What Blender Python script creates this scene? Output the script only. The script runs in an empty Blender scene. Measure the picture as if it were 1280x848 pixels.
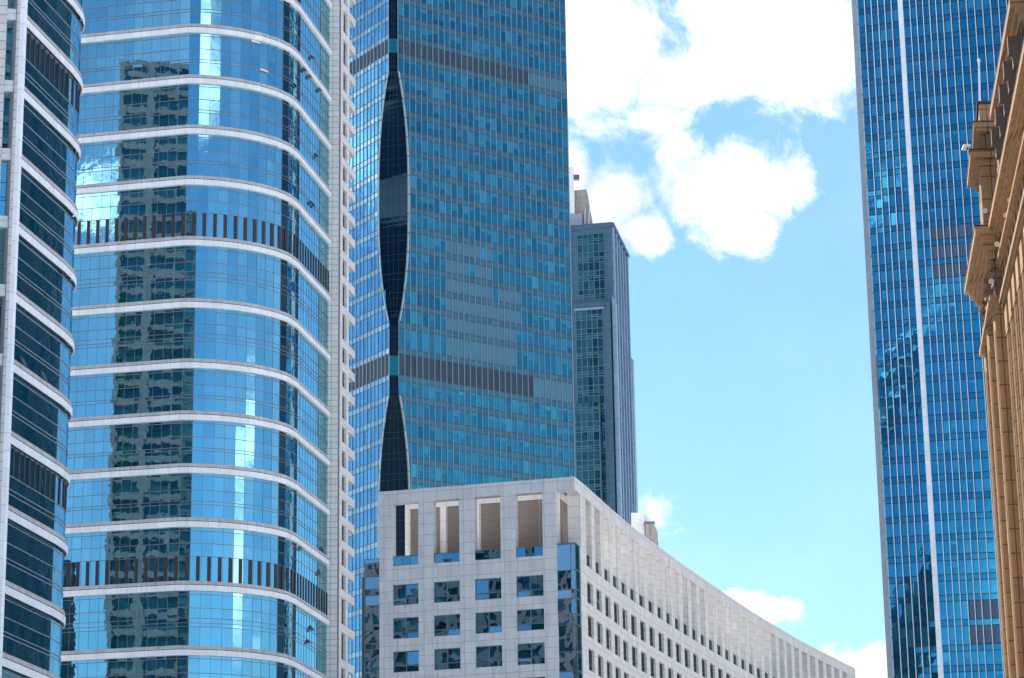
import bpy, math, random
from mathutils import Vector, Matrix
random.seed(7)
R = math.radians
sc = bpy.context.scene

# ------------------------------------------------------------------ camera
cd = bpy.data.cameras.new('camera'); cam = bpy.data.objects.new('camera', cd)
sc.collection.objects.link(cam); sc.camera = cam
cd.lens = 94.2; cd.sensor_width = 36; cd.clip_start = 1; cd.clip_end = 9000
rx = Vector((0.99988915, 0.00412529, -0.01430613)); up = Vector((0.01488904, -0.27703828, 0.96074352))
fw = Vector((0, 0.96085, 0.277069))
cam.matrix_world = Matrix(((rx.x, up.x, -fw.x, 0), (rx.y, up.y, -fw.y, 0), (rx.z, up.z, -fw.z, 2.0), (0, 0, 0, 1)))

# ------------------------------------------------------------------ light and sky
SUN_AZ = -24; SUN_EL = 57            # azimuth measured from +Y, negative = left
sc.view_settings.view_transform = 'Standard'; sc.view_settings.look = 'None'
sc.view_settings.exposure = 1.95; sc.view_settings.gamma = 1
sdir = Vector((math.sin(R(SUN_AZ))*math.cos(R(SUN_EL)), math.cos(R(SUN_AZ))*math.cos(R(SUN_EL)), math.sin(R(SUN_EL))))
sl = bpy.data.lights.new('sun', 'SUN'); sl.energy = 4.8; sl.angle = R(0.53); sl.color = (1, .95, .87)
so = bpy.data.objects.new('sun', sl); sc.collection.objects.link(so)
so.rotation_euler = (-sdir).to_track_quat('-Z', 'Y').to_euler(); so.location = (0, 0, 400)

world = bpy.data.worlds.new('World'); sc.world = world; world.use_nodes = True
nt = world.node_tree; nt.nodes.clear()
def nd(t, kind, **kw):
    n = t.nodes.new(kind)
    for k, v in kw.items(): setattr(n, k, v)
    return n
def mth(t, op, a, b=None, c=None, clamp=False):
    n = t.nodes.new('ShaderNodeMath'); n.operation = op; n.use_clamp = clamp
    for i, v in enumerate((a, b, c)):
        if v is None: continue
        if isinstance(v, (int, float)): n.inputs[i].default_value = v
        else: t.links.new(v, n.inputs[i])
    return n.outputs[0]
BANK = (.625, .327, .042, .015)        # azimuth from south (towards west), sine of elevation, half width, half height
def build_world():
    t = nt; L = t.links.new
    sky = nd(t, 'ShaderNodeTexSky'); sky.sky_type = 'NISHITA'; sky.sun_disc = False
    sky.sun_elevation = R(SUN_EL); sky.sun_rotation = R(SUN_AZ); sky.air_density = 1.0; sky.dust_density = 0.6; sky.ozone_density = 1.6
    hs = nd(t, 'ShaderNodeHueSaturation'); hs.inputs['Hue'].default_value = .497; hs.inputs['Saturation'].default_value = 1.22; L(sky.outputs[0], hs.inputs['Color'])
    tn = nd(t, 'ShaderNodeVectorMath', operation='MULTIPLY'); L(hs.outputs[0], tn.inputs[0]); tn.inputs[1].default_value = (.84, .93, 1.0)
    tc = nd(t, 'ShaderNodeTexCoord'); sx = nd(t, 'ShaderNodeSeparateXYZ'); L(tc.outputs['Generated'], sx.inputs[0])
    ysafe = mth(t, 'MAXIMUM', sx.outputs[1], .05)
    gx = mth(t, 'DIVIDE', sx.outputs[0], ysafe); gz = mth(t, 'DIVIDE', sx.outputs[2], ysafe)
    # noise that frays the cloud edges
    no = nd(t, 'ShaderNodeTexNoise'); no.inputs['Scale'].default_value = 42; no.inputs['Detail'].default_value = 9; no.inputs['Roughness'].default_value = .64
    no.inputs['Distortion'].default_value = .35
    L(tc.outputs['Generated'], no.inputs['Vector'])
    fray = mth(t, 'SUBTRACT', no.outputs[0], .5)
    blobs = [(.0340,.4120,.0300,.0290,1),(.0782,.3966,.0270,.0135,1),(.1061,.4136,.0359,.0270,1),(.1290,.4080,.0210,.0230,1),
             (.0592,.3782,.0134,.0060,.75),(.0678,.3666,.0121,.0074,.8),(.0846,.3502,.0225,.0195,1),(.1010,.3486,.0160,.0125,1),
             (.0918,.3334,.0138,.0110,1),(.0360,.3419,.0183,.0150,.95),(.0500,.3325,.0113,.0085,.9),(.0246,.3534,.0082,.0134,.9),
             (.0885,.1802,.0130,.0062,.9),(.1336,.1559,.0186,.0085,1),(.0505,.2195,.0060,.0084,.2)]
    best = None
    for a, b, ra, rb, w in blobs:
        dx = mth(t, 'DIVIDE', mth(t, 'SUBTRACT', gx, a), ra); dz = mth(t, 'DIVIDE', mth(t, 'SUBTRACT', gz, b), rb)
        rr = mth(t, 'SQRT', mth(t, 'ADD', mth(t, 'MULTIPLY', dx, dx), mth(t, 'MULTIPLY', dz, dz)))
        v = mth(t, 'MULTIPLY', mth(t, 'SUBTRACT', 1.35, rr), w)
        best = v if best is None else mth(t, 'MAXIMUM', best, v)
    v = mth(t, 'ADD', best, mth(t, 'MULTIPLY', fray, 3.0))
    fr = nd(t, 'ShaderNodeMapRange', interpolation_type='SMOOTHSTEP'); L(v, fr.inputs[0])
    fr.inputs['From Min'].default_value = -.10; fr.inputs['From Max'].default_value = .78
    # high thin veil
    n2 = nd(t, 'ShaderNodeTexNoise'); n2.inputs['Scale'].default_value = 7; n2.inputs['Detail'].default_value = 6; n2.inputs['Roughness'].default_value = .6
    L(tc.outputs['Generated'], n2.inputs['Vector'])
    veil = nd(t, 'ShaderNodeMapRange', interpolation_type='SMOOTHSTEP'); L(n2.outputs[0], veil.inputs[0])
    veil.inputs['From Min'].default_value = .38; veil.inputs['From Max'].default_value = .8; veil.inputs['To Max'].default_value = .10
    # the rest of the sky: loose cumulus
    n3 = nd(t, 'ShaderNodeTexNoise'); n3.inputs['Scale'].default_value = 3.4; n3.inputs['Detail'].default_value = 10; n3.inputs['Roughness'].default_value = .55
    mp = nd(t, 'ShaderNodeMapping'); mp.inputs['Scale'].default_value = (1, 1, 2.2); mp.inputs['Location'].default_value = (2.3, .4, 1.7)
    L(tc.outputs['Generated'], mp.inputs[0]); L(mp.outputs[0], n3.inputs['Vector'])
    cum = nd(t, 'ShaderNodeMapRange', interpolation_type='SMOOTHSTEP'); L(n3.outputs[0], cum.inputs[0])
    cum.inputs['From Min'].default_value = .57; cum.inputs['From Max'].default_value = .70
    # a cloud bank low in the south-west, the one the curved tower mirrors
    az_ = mth(t, 'ARCTAN2', mth(t, 'MULTIPLY', sx.outputs[0], -1), mth(t, 'MULTIPLY', sx.outputs[1], -1))
    da = mth(t, 'DIVIDE', mth(t, 'SUBTRACT', az_, BANK[0]), BANK[2]); de = mth(t, 'DIVIDE', mth(t, 'SUBTRACT', sx.outputs[2], BANK[1]), BANK[3])
    dd = mth(t, 'SQRT', mth(t, 'ADD', mth(t, 'MULTIPLY', da, da), mth(t, 'MULTIPLY', de, de)))
    bk = nd(t, 'ShaderNodeMapRange', interpolation_type='SMOOTHSTEP'); L(mth(t, 'ADD', mth(t, 'SUBTRACT', 1.3, dd), mth(t, 'MULTIPLY', fray, 3.0)), bk.inputs[0])
    bk.inputs['From Min'].default_value = 0; bk.inputs['From Max'].default_value = .8
    cumf = mth(t, 'MAXIMUM', cum.outputs[0], mth(t, 'MULTIPLY', bk.outputs[0], mth(t, 'LESS_THAN', sx.outputs[1], 0)))
    # the photographed patch of sky keeps its own clouds
    wx = mth(t, 'ABSOLUTE', mth(t, 'SUBTRACT', gx, .08)); inx = nd(t, 'ShaderNodeMapRange'); L(wx, inx.inputs[0])
    inx.inputs['From Min'].default_value = 1.1; inx.inputs['From Max'].default_value = .8
    front = mth(t, 'MULTIPLY', inx.outputs[0], mth(t, 'GREATER_THAN', sx.outputs[1], .06))
    fac = mth(t, 'ADD', mth(t, 'MULTIPLY', fr.outputs[0], front), mth(t, 'MULTIPLY', cumf, mth(t, 'SUBTRACT', 1, front)), clamp=True)
    fac = mth(t, 'MAXIMUM', fac, veil.outputs[0])
    # cloud body: bright tops, soft grey-blue thickness
    n4 = nd(t, 'ShaderNodeTexNoise'); n4.inputs['Scale'].default_value = 16; n4.inputs['Detail'].default_value = 7
    L(tc.outputs['Generated'], n4.inputs['Vector'])
    cr = nd(t, 'ShaderNodeValToRGB'); L(n4.outputs[0], cr.inputs[0])
    cr.color_ramp.elements[0].position = .34; cr.color_ramp.elements[0].color = (4.4, 4.8, 5.3, 1)
    cr.color_ramp.elements[1].position = .56; cr.color_ramp.elements[1].color = (8.6, 8.6, 8.6, 1)
    # pale haze band added low on the horizon as fill light, outside the photographed patch
    hz = nd(t, 'ShaderNodeMapRange', interpolation_type='SMOOTHSTEP'); L(sx.outputs[2], hz.inputs[0]); hz.inputs['From Min'].default_value = .17; hz.inputs['From Max'].default_value = .0; hz.inputs['To Max'].default_value = .85
    fac = mth(t, 'MAXIMUM', fac, hz.outputs[0])
    cb = nd(t, 'ShaderNodeVectorMath', operation='SCALE'); L(cr.outputs[0], cb.inputs[0]); L(mth(t, 'SUBTRACT', 2.3, mth(t, 'MULTIPLY', front, 1.3)), cb.inputs['Scale'])  # clouds outside the front patch brightened as added fill light
    mx = nd(t, 'ShaderNodeMix', data_type='RGBA'); L(fac, mx.inputs['Factor']); L(tn.outputs[0], mx.inputs['A']); L(cb.outputs[0], mx.inputs['B'])
    bg = nd(t, 'ShaderNodeBackground'); bg.inputs['Strength'].default_value = .052; L(mx.outputs['Result'], bg.inputs[0])
    out = nd(t, 'ShaderNodeOutputWorld'); L(bg.outputs[0], out.inputs[0])
build_world()

# ------------------------------------------------------------------ mesh helpers
class MB:
    def __init__(s): s.v = []; s.f = []; s.uv = []; s.c = []; s.m = []; s.mi = 0
    def poly(s, pts, uv=None, col=(.5, .5, .5)):
        i = len(s.v); s.v += [tuple(p) for p in pts]; s.f.append(list(range(i, i+len(pts)))); s.m.append(s.mi)
        if uv is None:
            p = [Vector(q) for q in pts]; n = (p[1]-p[0]).cross(p[2]-p[0])
            if abs(n.z) > .7*n.length: uv = [(q.x, q.y) for q in p]
            else:
                h = Vector((-n.y, n.x, 0)); h = h.normalized() if h.length > 1e-9 else Vector((1, 0, 0))
                uv = [(q.dot(h), q.z) for q in p]
        s.uv += list(uv); s.c += [col]*len(pts)
    def hexa(s, a, b, c, d, z0, z1, col=(.5, .5, .5), us=None):
        """prism over plan quad a b c d (counter-clockwise from above)"""
        lo = [(p[0], p[1], z0) for p in (a, b, c, d)]; hi = [(p[0], p[1], z1) for p in (a, b, c, d)]
        s.poly(lo[::-1], col=col); s.poly(hi, col=col)
        for i in range(4):
            j = (i+1) % 4; s.poly((lo[i], lo[j], hi[j], hi[i]), col=col)
    def box(s, x0, x1, y0, y1, z0, z1, col=(.5, .5, .5)):
        s.hexa((x0, y0), (x1, y0), (x1, y1), (x0, y1), z0, z1, col)
    def tube(s, p, q, r0, r1=None, n=10):
        r1 = r0 if r1 is None else r1; p = Vector(p); q = Vector(q); ax = (q-p).normalized()
        a = ax.orthogonal().normalized(); b = ax.cross(a)
        A = [p+(a*math.cos(2*math.pi*i/n)+b*math.sin(2*math.pi*i/n))*r0 for i in range(n)]
        B = [q+(a*math.cos(2*math.pi*i/n)+b*math.sin(2*math.pi*i/n))*r1 for i in range(n)]
        for i in range(n):
            j = (i+1) % n; s.poly((A[i], A[j], B[j], B[i]))
        s.poly(A[::-1]); s.poly(B)
    def build(s, name, mat, parent=None, kind=None):
        o0 = Vector(parent_origin(parent))
        me = bpy.data.meshes.new(name); me.from_pydata([tuple(Vector(v)-o0) for v in s.v], [], s.f)
        ul = me.uv_layers.new(name='UVMap'); flat = []
        for u in s.uv: flat += [u[0], u[1]]
        ul.data.foreach_set('uv', flat)
        ca = me.color_attributes.new('var', 'FLOAT_COLOR', 'CORNER'); fc = []
        for c in s.c: fc += [c[0], c[1], c[2], 1]
        ca.data.foreach_set('color', fc)
        for q in (mat if isinstance(mat, (list, tuple)) else [mat]): me.materials.append(q)
        me.polygons.foreach_set('material_index', s.m); me.update()
        o = bpy.data.objects.new(name, me); sc.collection.objects.link(o)
        if parent: o.parent = parent
        if kind: o['kind'] = kind
        return o
def parent_origin(p):
    v = Vector((0, 0, 0))
    while p is not None: v += p.location; p = p.parent
    return v
def thing(name, loc, label, cat, group=None):
    o = bpy.data.objects.new(name, None); sc.collection.objects.link(o); o.location = loc; o.empty_display_size = 2
    o['label'] = label; o['category'] = cat
    if group: o['group'] = group
    return o

class Path:
    """plan polyline measured in metres; outward normal is to the right of travel (towards the street)"""
    def __init__(s, pts):
        s.p = [Vector((a, b)) for a, b in pts]; s.s = [0]
        for a, b in zip(s.p, s.p[1:]): s.s.append(s.s[-1]+(b-a).length)
        s.L = s.s[-1]
    def seg(s, u):
        for i in range(len(s.p)-1):
            if u <= s.s[i+1] or i == len(s.p)-2: return i
    def at(s, u, d=0):
        i = s.seg(u); t = (s.p[i+1]-s.p[i]).normalized(); q = s.p[i]+t*(u-s.s[i])
        n = s.nrm(u)
        return q+n*d
    def nrm(s, u):
        i = s.seg(u); t = (s.p[i+1]-s.p[i]).normalized(); w = (u-s.s[i])/(s.s[i+1]-s.s[i])
        j = i+1 if w > .5 else i-1
        if 0 <= j < len(s.p)-1:
            t2 = (s.p[j+1]-s.p[j]).normalized(); k = abs(w-.5); t = (t*(1-k)+t2*k).normalized()
        return Vector((t.y, -t.x))
def seg_box(mb, path, u0, u1, d0, d1, z0, z1, col=(.5, .5, .5)):
    a = path.at(u0, d1); b = path.at(u1, d1); c = path.at(u1, d0); d = path.at(u0, d0)
    mb.hexa(a, b, c, d, z0, z1, col)
def strip(mb, path, us, d0, d1, z0, z1, col=(.5, .5, .5), zslant=0):
    """continuous band along a path, joints kept through uv in metres"""
    for u0, u1 in zip(us, us[1:]):
        a = path.at(u0, d1); b = path.at(u1, d1); c = path.at(u1, d0); d = path.at(u0, d0)
        a2 = path.at(u0, d1-zslant); b2 = path.at(u1, d1-zslant)
        mb.poly(((a.x, a.y, z0), (b.x, b.y, z0), (b2.x, b2.y, z1), (a2.x, a2.y, z1)), ((u0, z0), (u1, z0), (u1, z1), (u0, z1)), col)
        mb.poly(((d.x, d.y, z0), (c.x, c.y, z0), (b.x, b.y, z0), (a.x, a.y, z0)), None, col)
        mb.poly(((a2.x, a2.y, z1), (b2.x, b2.y, z1), (c.x, c.y, z1), (d.x, d.y, z1)), None, col)
    for u, flip in ((us[0], 1), (us[-1], 0)):
        a = path.at(u, d1); d = path.at(u, d0)
        q = [(a.x, a.y, z0), (d.x, d.y, z0), (d.x, d.y, z1), (a.x, a.y, z1)]
        mb.poly(q if not flip else q[::-1], None, col)
def pane(mb, path, u0, u1, z0, z1, d=0, col=(.5, .5, .5), wob=.006):
    """one glass pane, set very slightly out of true like real curtain glazing"""
    j = [random.gauss(0, wob) for _ in range(3)]
    a = path.at(u0, d+j[0]); b = path.at(u1, d+j[1]); c = path.at(u1, d+j[1]+j[2]); e = path.at(u0, d+j[0]+j[2])
    mb.poly(((a.x, a.y, z0), (b.x, b.y, z0), (c.x, c.y, z1), (e.x, e.y, z1)), ((u0, z0), (u1, z0), (u1, z1), (u0, z1)), col)

# ------------------------------------------------------------------ materials
def newmat(name):
    m = bpy.data.materials.new(name); m.use_nodes = True; m.node_tree.nodes.clear(); return m, m.node_tree
def solid(name, col, rough=.6, noise=.12, scale=.6, spec=.4, metallic=0, bw=None, bh=None, mortar=.035, mcol=None, offset=0, streak=0):
    """paint, stone or metal: base colour with mottling, optional panel joints in metres and run-off streaks"""
    m, t = newmat(name); L = t.links.new
    bs = nd(t, 'ShaderNodeBsdfPrincipled'); bs.inputs['Roughness'].default_value = rough; bs.inputs['Specular IOR Level'].default_value = spec
    bs.inputs['Metallic'].default_value = metallic
    out = nd(t, 'ShaderNodeOutputMaterial'); L(bs.outputs[0], out.inputs[0])
    uv = nd(t, 'ShaderNodeUVMap'); geo = nd(t, 'ShaderNodeNewGeometry')
    n = nd(t, 'ShaderNodeTexNoise'); n.inputs['Scale'].default_value = scale; n.inputs['Detail'].default_value = 8; n.inputs['Roughness'].default_value = .65
    L(geo.outputs['Position'], n.inputs['Vector'])
    mr = nd(t, 'ShaderNodeMapRange'); L(n.outputs[0], mr.inputs[0]); mr.inputs['From Min'].default_value = .25; mr.inputs['From Max'].default_value = .75
    mr.inputs['To Min'].default_value = 1-noise; mr.inputs['To Max'].default_value = 1+noise*.6
    val = mr.outputs[0]
    if streak:
        mp = nd(t, 'ShaderNodeMapping'); mp.inputs['Scale'].default_value = (2.4, .12, 1); L(uv.outputs[0], mp.inputs[0])
        n2 = nd(t, 'ShaderNodeTexNoise'); n2.inputs['Scale'].default_value = 1; n2.inputs['Detail'].default_value = 6; L(mp.outputs[0], n2.inputs['Vector'])
        m2 = nd(t, 'ShaderNodeMapRange'); L(n2.outputs[0], m2.inputs[0]); m2.inputs['From Min'].default_value = .45; m2.inputs['From Max'].default_value = .75
        m2.inputs['To Min'].default_value = 1; m2.inputs['To Max'].default_value = 1-streak
        val = mth(t, 'MULTIPLY', val, m2.outputs[0])
    if bw:
        br = nd(t, 'ShaderNodeTexBrick'); L(uv.outputs[0], br.inputs['Vector']); br.offset = offset; br.squash = 1
        br.inputs['Scale'].default_value = 1; br.inputs['Brick Width'].default_value = bw; br.inputs['Row Height'].default_value = bh
        br.inputs['Mortar Size'].default_value = mortar; br.inputs['Mortar Smooth'].default_value = .1; br.inputs['Bias'].default_value = 0
        br.inputs['Color1'].default_value = (.93, .93, .93, 1); br.inputs['Color2'].default_value = (1.05, 1.05, 1.05, 1)
        mm = mcol if mcol is not None else .42
        br.inputs['Mortar'].default_value = (mm, mm, mm, 1)
        sv = nd(t, 'ShaderNodeSeparateColor'); L(br.outputs['Color'], sv.inputs[0]); val = mth(t, 'MULTIPLY', val, sv.outputs[0])
    at = nd(t, 'ShaderNodeAttribute', attribute_name='var'); sa = nd(t, 'ShaderNodeSeparateColor'); L(at.outputs['Color'], sa.inputs[0])
    val = mth(t, 'MULTIPLY', val, mth(t, 'ADD', .85, mth(t, 'MULTIPLY', sa.outputs[0], .3)))
    vm = nd(t, 'ShaderNodeVectorMath', operation='SCALE'); vm.inputs[0].default_value = col; L(val, vm.inputs['Scale'])
    L(vm.outputs[0], bs.inputs['Base Color'])
    return m
def glass(name, tint, body, refl=.42, rough=.012, wav=.0035, wscale=.55, blind=(.30, .42, .46), var=.35, fres=1.0):
    """coated facade glass: mirror layer over a dark room; var.r mixes a pale blind behind the pane, var.g shifts the pane's coating"""
    m, t = newmat(name); L = t.links.new
    at = nd(t, 'ShaderNodeAttribute', attribute_name='var'); sa = nd(t, 'ShaderNodeSeparateColor'); L(at.outputs['Color'], sa.inputs[0])
    mx = nd(t, 'ShaderNodeMix', data_type='RGBA'); L(sa.outputs[0], mx.inputs['Factor']); mx.inputs['A'].default_value = (*body, 1); mx.inputs['B'].default_value = (*blind, 1)
    df = nd(t, 'ShaderNodeBsdfDiffuse'); L(mx.outputs['Result'], df.inputs[0])
    gl = nd(t, 'ShaderNodeBsdfGlossy'); gl.inputs['Roughness'].default_value = rough
    k = mth(t, 'ADD', 1-var*.5, mth(t, 'MULTIPLY', sa.outputs[1], var))
    vm = nd(t, 'ShaderNodeVectorMath', operation='SCALE'); vm.inputs[0].default_value = tint; L(k, vm.inputs['Scale']); L(vm.outputs[0], gl.inputs[0])
    geo = nd(t, 'ShaderNodeNewGeometry')
    n = nd(t, 'ShaderNodeTexNoise'); n.inputs['Scale'].default_value = wscale; n.inputs['Detail'].default_value = 2; L(geo.outputs['Position'], n.inputs['Vector'])
    bp = nd(t, 'ShaderNodeBump'); bp.inputs['Strength'].default_value = 1; bp.inputs['Distance'].default_value = wav; L(n.outputs[0], bp.inputs['Height'])
    L(bp.outputs[0], gl.inputs['Normal'])
    lw = nd(t, 'ShaderNodeLayerWeight'); lw.inputs['Blend'].default_value = .5
    f5 = mth(t, 'POWER', lw.outputs['Facing'], 4)
    fac = mth(t, 'ADD', refl, mth(t, 'MULTIPLY', f5, (1-refl)*fres), clamp=True)
    ms = nd(t, 'ShaderNodeMixShader'); L(fac, ms.inputs[0]); L(df.outputs[0], ms.inputs[1]); L(gl.outputs[0], ms.inputs[2])
    out = nd(t, 'ShaderNodeOutputMaterial'); L(ms.outputs[0], out.inputs[0])
    return m
M = {}
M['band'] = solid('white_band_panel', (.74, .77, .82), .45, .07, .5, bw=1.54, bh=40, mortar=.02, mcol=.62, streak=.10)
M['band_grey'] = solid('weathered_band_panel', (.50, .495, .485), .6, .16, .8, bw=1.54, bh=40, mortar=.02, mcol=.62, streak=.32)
M['joint'] = solid('dark_joint', (.03, .035, .05), .7)
M['wing_stone'] = solid('pale_grey_granite', (.60, .60, .60), .7, .10, .7, bw=30, bh=1.02, mortar=.05, mcol=.45)
M['wing_grid'] = solid('pale_grid_granite', (.66, .65, .64), .7, .12, .8, bw=1.5, bh=1.4, mortar=.03, mcol=.55, streak=.12)
M['pier_white'] = solid('white_pier_panel', (.76, .80, .85), .45, .05, .5, bw=30, bh=1.9, mortar=.03, mcol=.6)
M['mull'] = solid('dark_mullion', (.05, .055, .075), .4, .05)
M['mull_mid'] = solid('grey_mullion', (.17, .16, .19), .4, .05)
M['mull_pale'] = solid('pale_mullion', (.22, .24, .29), .4, .05)
M['louvre_dark'] = solid('brown_louvre', (.035, .026, .03), .6, .1)
M['glass_curve'] = glass('sky_blue_curtain_glass', (.33, .70, .80), (.01, .08, .11), refl=.78, wav=.004, var=.22)
M['glass_slot'] = glass('black_teal_glass', (.05, .13, .18), (.002, .018, .026), refl=.35, wav=.004, var=.3, fres=.3)
M['glass_left'] = glass('dark_teal_curtain_glass', (.30, .62, .76), (.001, .055, .105), refl=.40, wav=.014, wscale=.8, var=.3)
M['glass_centre'] = glass('teal_office_glass', (.05, .36, .47), (.002, .07, .12), refl=.55, wav=.003, blind=(.06, .34, .43), var=.42)
M['glass_centre_side'] = glass('blue_office_glass', (.13, .46, .66), (.003, .08, .16), refl=.75, wav=.010, blind=(.10, .35, .50), var=.4)
M['span_centre'] = glass('grey_teal_spandrel_glass', (.10, .27, .34), (.05, .15, .185), refl=.42, rough=.12, blind=(.08, .20, .24), var=.3)
M['span_side'] = glass('pale_teal_spandrel_glass', (.38, .60, .68), (.10, .24, .29), refl=.6, rough=.08, blind=(.25, .45, .5), var=.5)
M['panel_green'] = glass('grey_green_service_panel', (.20, .38, .44), (.07, .20, .24), refl=.4, rough=.10, blind=(.10, .22, .26), var=.12)
M['louvre_blue'] = solid('blue_louvre', (.07, .15, .27), .5, .1)
M['louvre_blue_gap'] = solid('blue_louvre_gap', (.03, .07, .14), .5, .1)
M['louvre_grey'] = solid('grey_blue_louvre', (.032, .088, .118), .5, .1)
M['louvre_deep'] = solid('deep_louvre_gap', (.02, .035, .06), .6, .1)
M['fin_grey'] = solid('lilac_grey_fin', (.29, .34, .42), .4, .05, metallic=.2)
M['fin_shade_trim'] = solid('fin_shade_and_dark_trim', (.008, .022, .04), .5, .05)  # dark colour standing in for shade beside fins, also used on dark trim
M['edge_pale'] = solid('pale_green_edge_frame', (.36, .47, .47), .4, .06, bw=30, bh=4.17, mortar=.15, mcol=.3)
M['lens'] = glass('navy_lens_glass', (.08, .18, .28), (.0012, .006, .013), refl=.09, wav=.004, var=.2, fres=.5)
M['lens_line'] = solid('navy_lens_bar', (.004, .024, .045), .35, .05)
M['green_box'] = glass('green_glass_box', (.10, .45, .46), (.0, .12, .13), refl=.35, var=.1)
M['glass_right'] = glass('cobalt_tower_glass', (.03, .30, .50), (.002, .05, .125), refl=.70, wav=.004, blind=(.05, .27, .40), var=.30)
M['span_right'] = glass('cobalt_spandrel_glass', (.03, .27, .45), (.002, .045, .11), refl=.62, rough=.05, blind=(.02, .10, .2), var=.35)
M['fin_white'] = solid('white_fin_paint', (.74, .76, .79), .35, .04)
M['clad_lilac'] = solid('lilac_grey_cladding', (.27, .32, .39), .8, .08, .2, bw=30, bh=2.15, mortar=.04, mcol=.7)
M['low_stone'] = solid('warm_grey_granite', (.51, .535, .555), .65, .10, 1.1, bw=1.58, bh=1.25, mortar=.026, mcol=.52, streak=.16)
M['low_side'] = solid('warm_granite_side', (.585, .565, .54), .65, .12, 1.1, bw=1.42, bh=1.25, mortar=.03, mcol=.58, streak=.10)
M['low_glass'] = glass('deep_blue_window_glass', (.24, .56, .74), (.002, .016, .032), refl=.5, wav=.012, wscale=.3, var=.3)
M['low_dark'] = glass('dark_recess_glass', (.22, .30, .34), (.012, .018, .022), refl=.35, wav=.01, var=.3, fres=.4)
M['corner_glass'] = glass('rippled_corner_glass', (.42, .62, .74), (.006, .03, .05), refl=.55, wav=.03, wscale=.22, var=.25)
M['rail_frame'] = solid('grey_teal_rail', (.10, .14, .16), .4, .05)
M['slat'] = solid('brown_slat_louvre', (.23, .185, .16), .6, .06, bw=30, bh=.22, mortar=.045, mcol=.55)
M['pent_white'] = solid('pale_penthouse_render', (.68, .66, .62), .6, .06, bw=1.5, bh=2.4, mortar=.03, mcol=.6)
M['roof'] = solid('roof_deck_concrete', (.60, .55, .48), .8, .12)
M['core'] = solid('plain_rear_wall', (.20, .23, .27), .8, .1)
M['grey_panel'] = solid('slate_blue_cladding', (.055, .125, .20), .5, .10, .15, bw=30, bh=2.1, mortar=.09, mcol=.6)
M['grey_rib'] = solid('steel_blue_rib', (.22, .33, .45), .35, .10, bw=30, bh=4, mortar=.08, mcol=.6)
M['grey_rib_dark'] = solid('dark_steel_groove', (.06, .12, .20), .5, .06)
M['grey_glass'] = glass('dark_teal_tower_glass', (.05, .17, .25), (.001, .03, .05), refl=.42, wav=.01, blind=(.008, .06, .09), var=.6)
M['grey_frame'] = solid('pale_teal_frame', (.085, .19, .235), .4, .05)
M['beige'] = solid('beige_concrete', (.36, .33, .29), .8, .12, .4, bw=2.0, bh=3.0, mortar=.08, mcol=.8, streak=.25)
M['white_paint'] = solid('white_paint', (.80, .80, .80), .5, .04)
M['pipe'] = solid('pale_pipe', (.55, .56, .60), .3, .05)
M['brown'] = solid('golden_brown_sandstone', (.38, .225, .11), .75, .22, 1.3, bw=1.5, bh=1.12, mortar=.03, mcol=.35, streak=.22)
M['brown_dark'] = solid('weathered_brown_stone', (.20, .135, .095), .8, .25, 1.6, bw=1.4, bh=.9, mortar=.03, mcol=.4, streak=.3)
M['brown_top'] = solid('dark_ledge', (.055, .04, .035), .85, .3, 2)  # near-black tone for the cornice caps
M['carving'] = solid('carved_brown_stone', (.12, .085, .065), .8, .35, 6)
M['win_dark'] = glass('dark_sash_glass', (.2, .28, .3), (.01, .012, .014), refl=.3, var=.3)
M['sunlit_edge'] = solid('painted_sunlit_stone', (.50, .34, .19), .6, .2, 2)  # lighter stone colour standing in for sun on the pilaster edges
M['lamp'] = solid('pale_lamp_metal', (.62, .58, .50), .3, .05)
M['lamp_dark'] = solid('dark_lamp_metal', (.05, .045, .04), .5, .05)
M['off_stone'] = solid('grey_off_stone', (.078, .070, .085), .7, .12, .3, bw=2.4, bh=1.6, mortar=.08, mcol=.6, streak=.2)
M['off_glass'] = glass('off_teal_glass', (.07, .22, .30), (.001, .02, .03), refl=.3, wav=.01, blind=(.01, .05, .06), var=.6)
M['off_dark'] = solid('off_black_stone', (.012, .02, .028), .5, .1)
M['ground'] = solid('paving', (.33, .32, .31), .85, .15, .1, bw=3, bh=3, mortar=.05, mcol=.7)
M['asphalt'] = solid('asphalt', (.05, .05, .052), .9, .2, 1.5)

# ------------------------------------------------------------------ ground
mb = MB(); mb.poly(((-4000, -2000, 0), (4000, -2000, 0), (4000, 6000, 0), (-4000, 6000, 0))); g = mb.build('ground', M['ground'], None, 'structure')
mb = MB(); mb.poly(((-12, -400, .004), (12, -400, .004), (12, 280, .004), (-12, 280, .004))); mb.build('road', M['asphalt'], None, 'structure')

def rnd_blind(p=.35, lo=.15, hi=.9): return random.uniform(lo, hi) if random.random() < p else random.uniform(0, .12)

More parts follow.
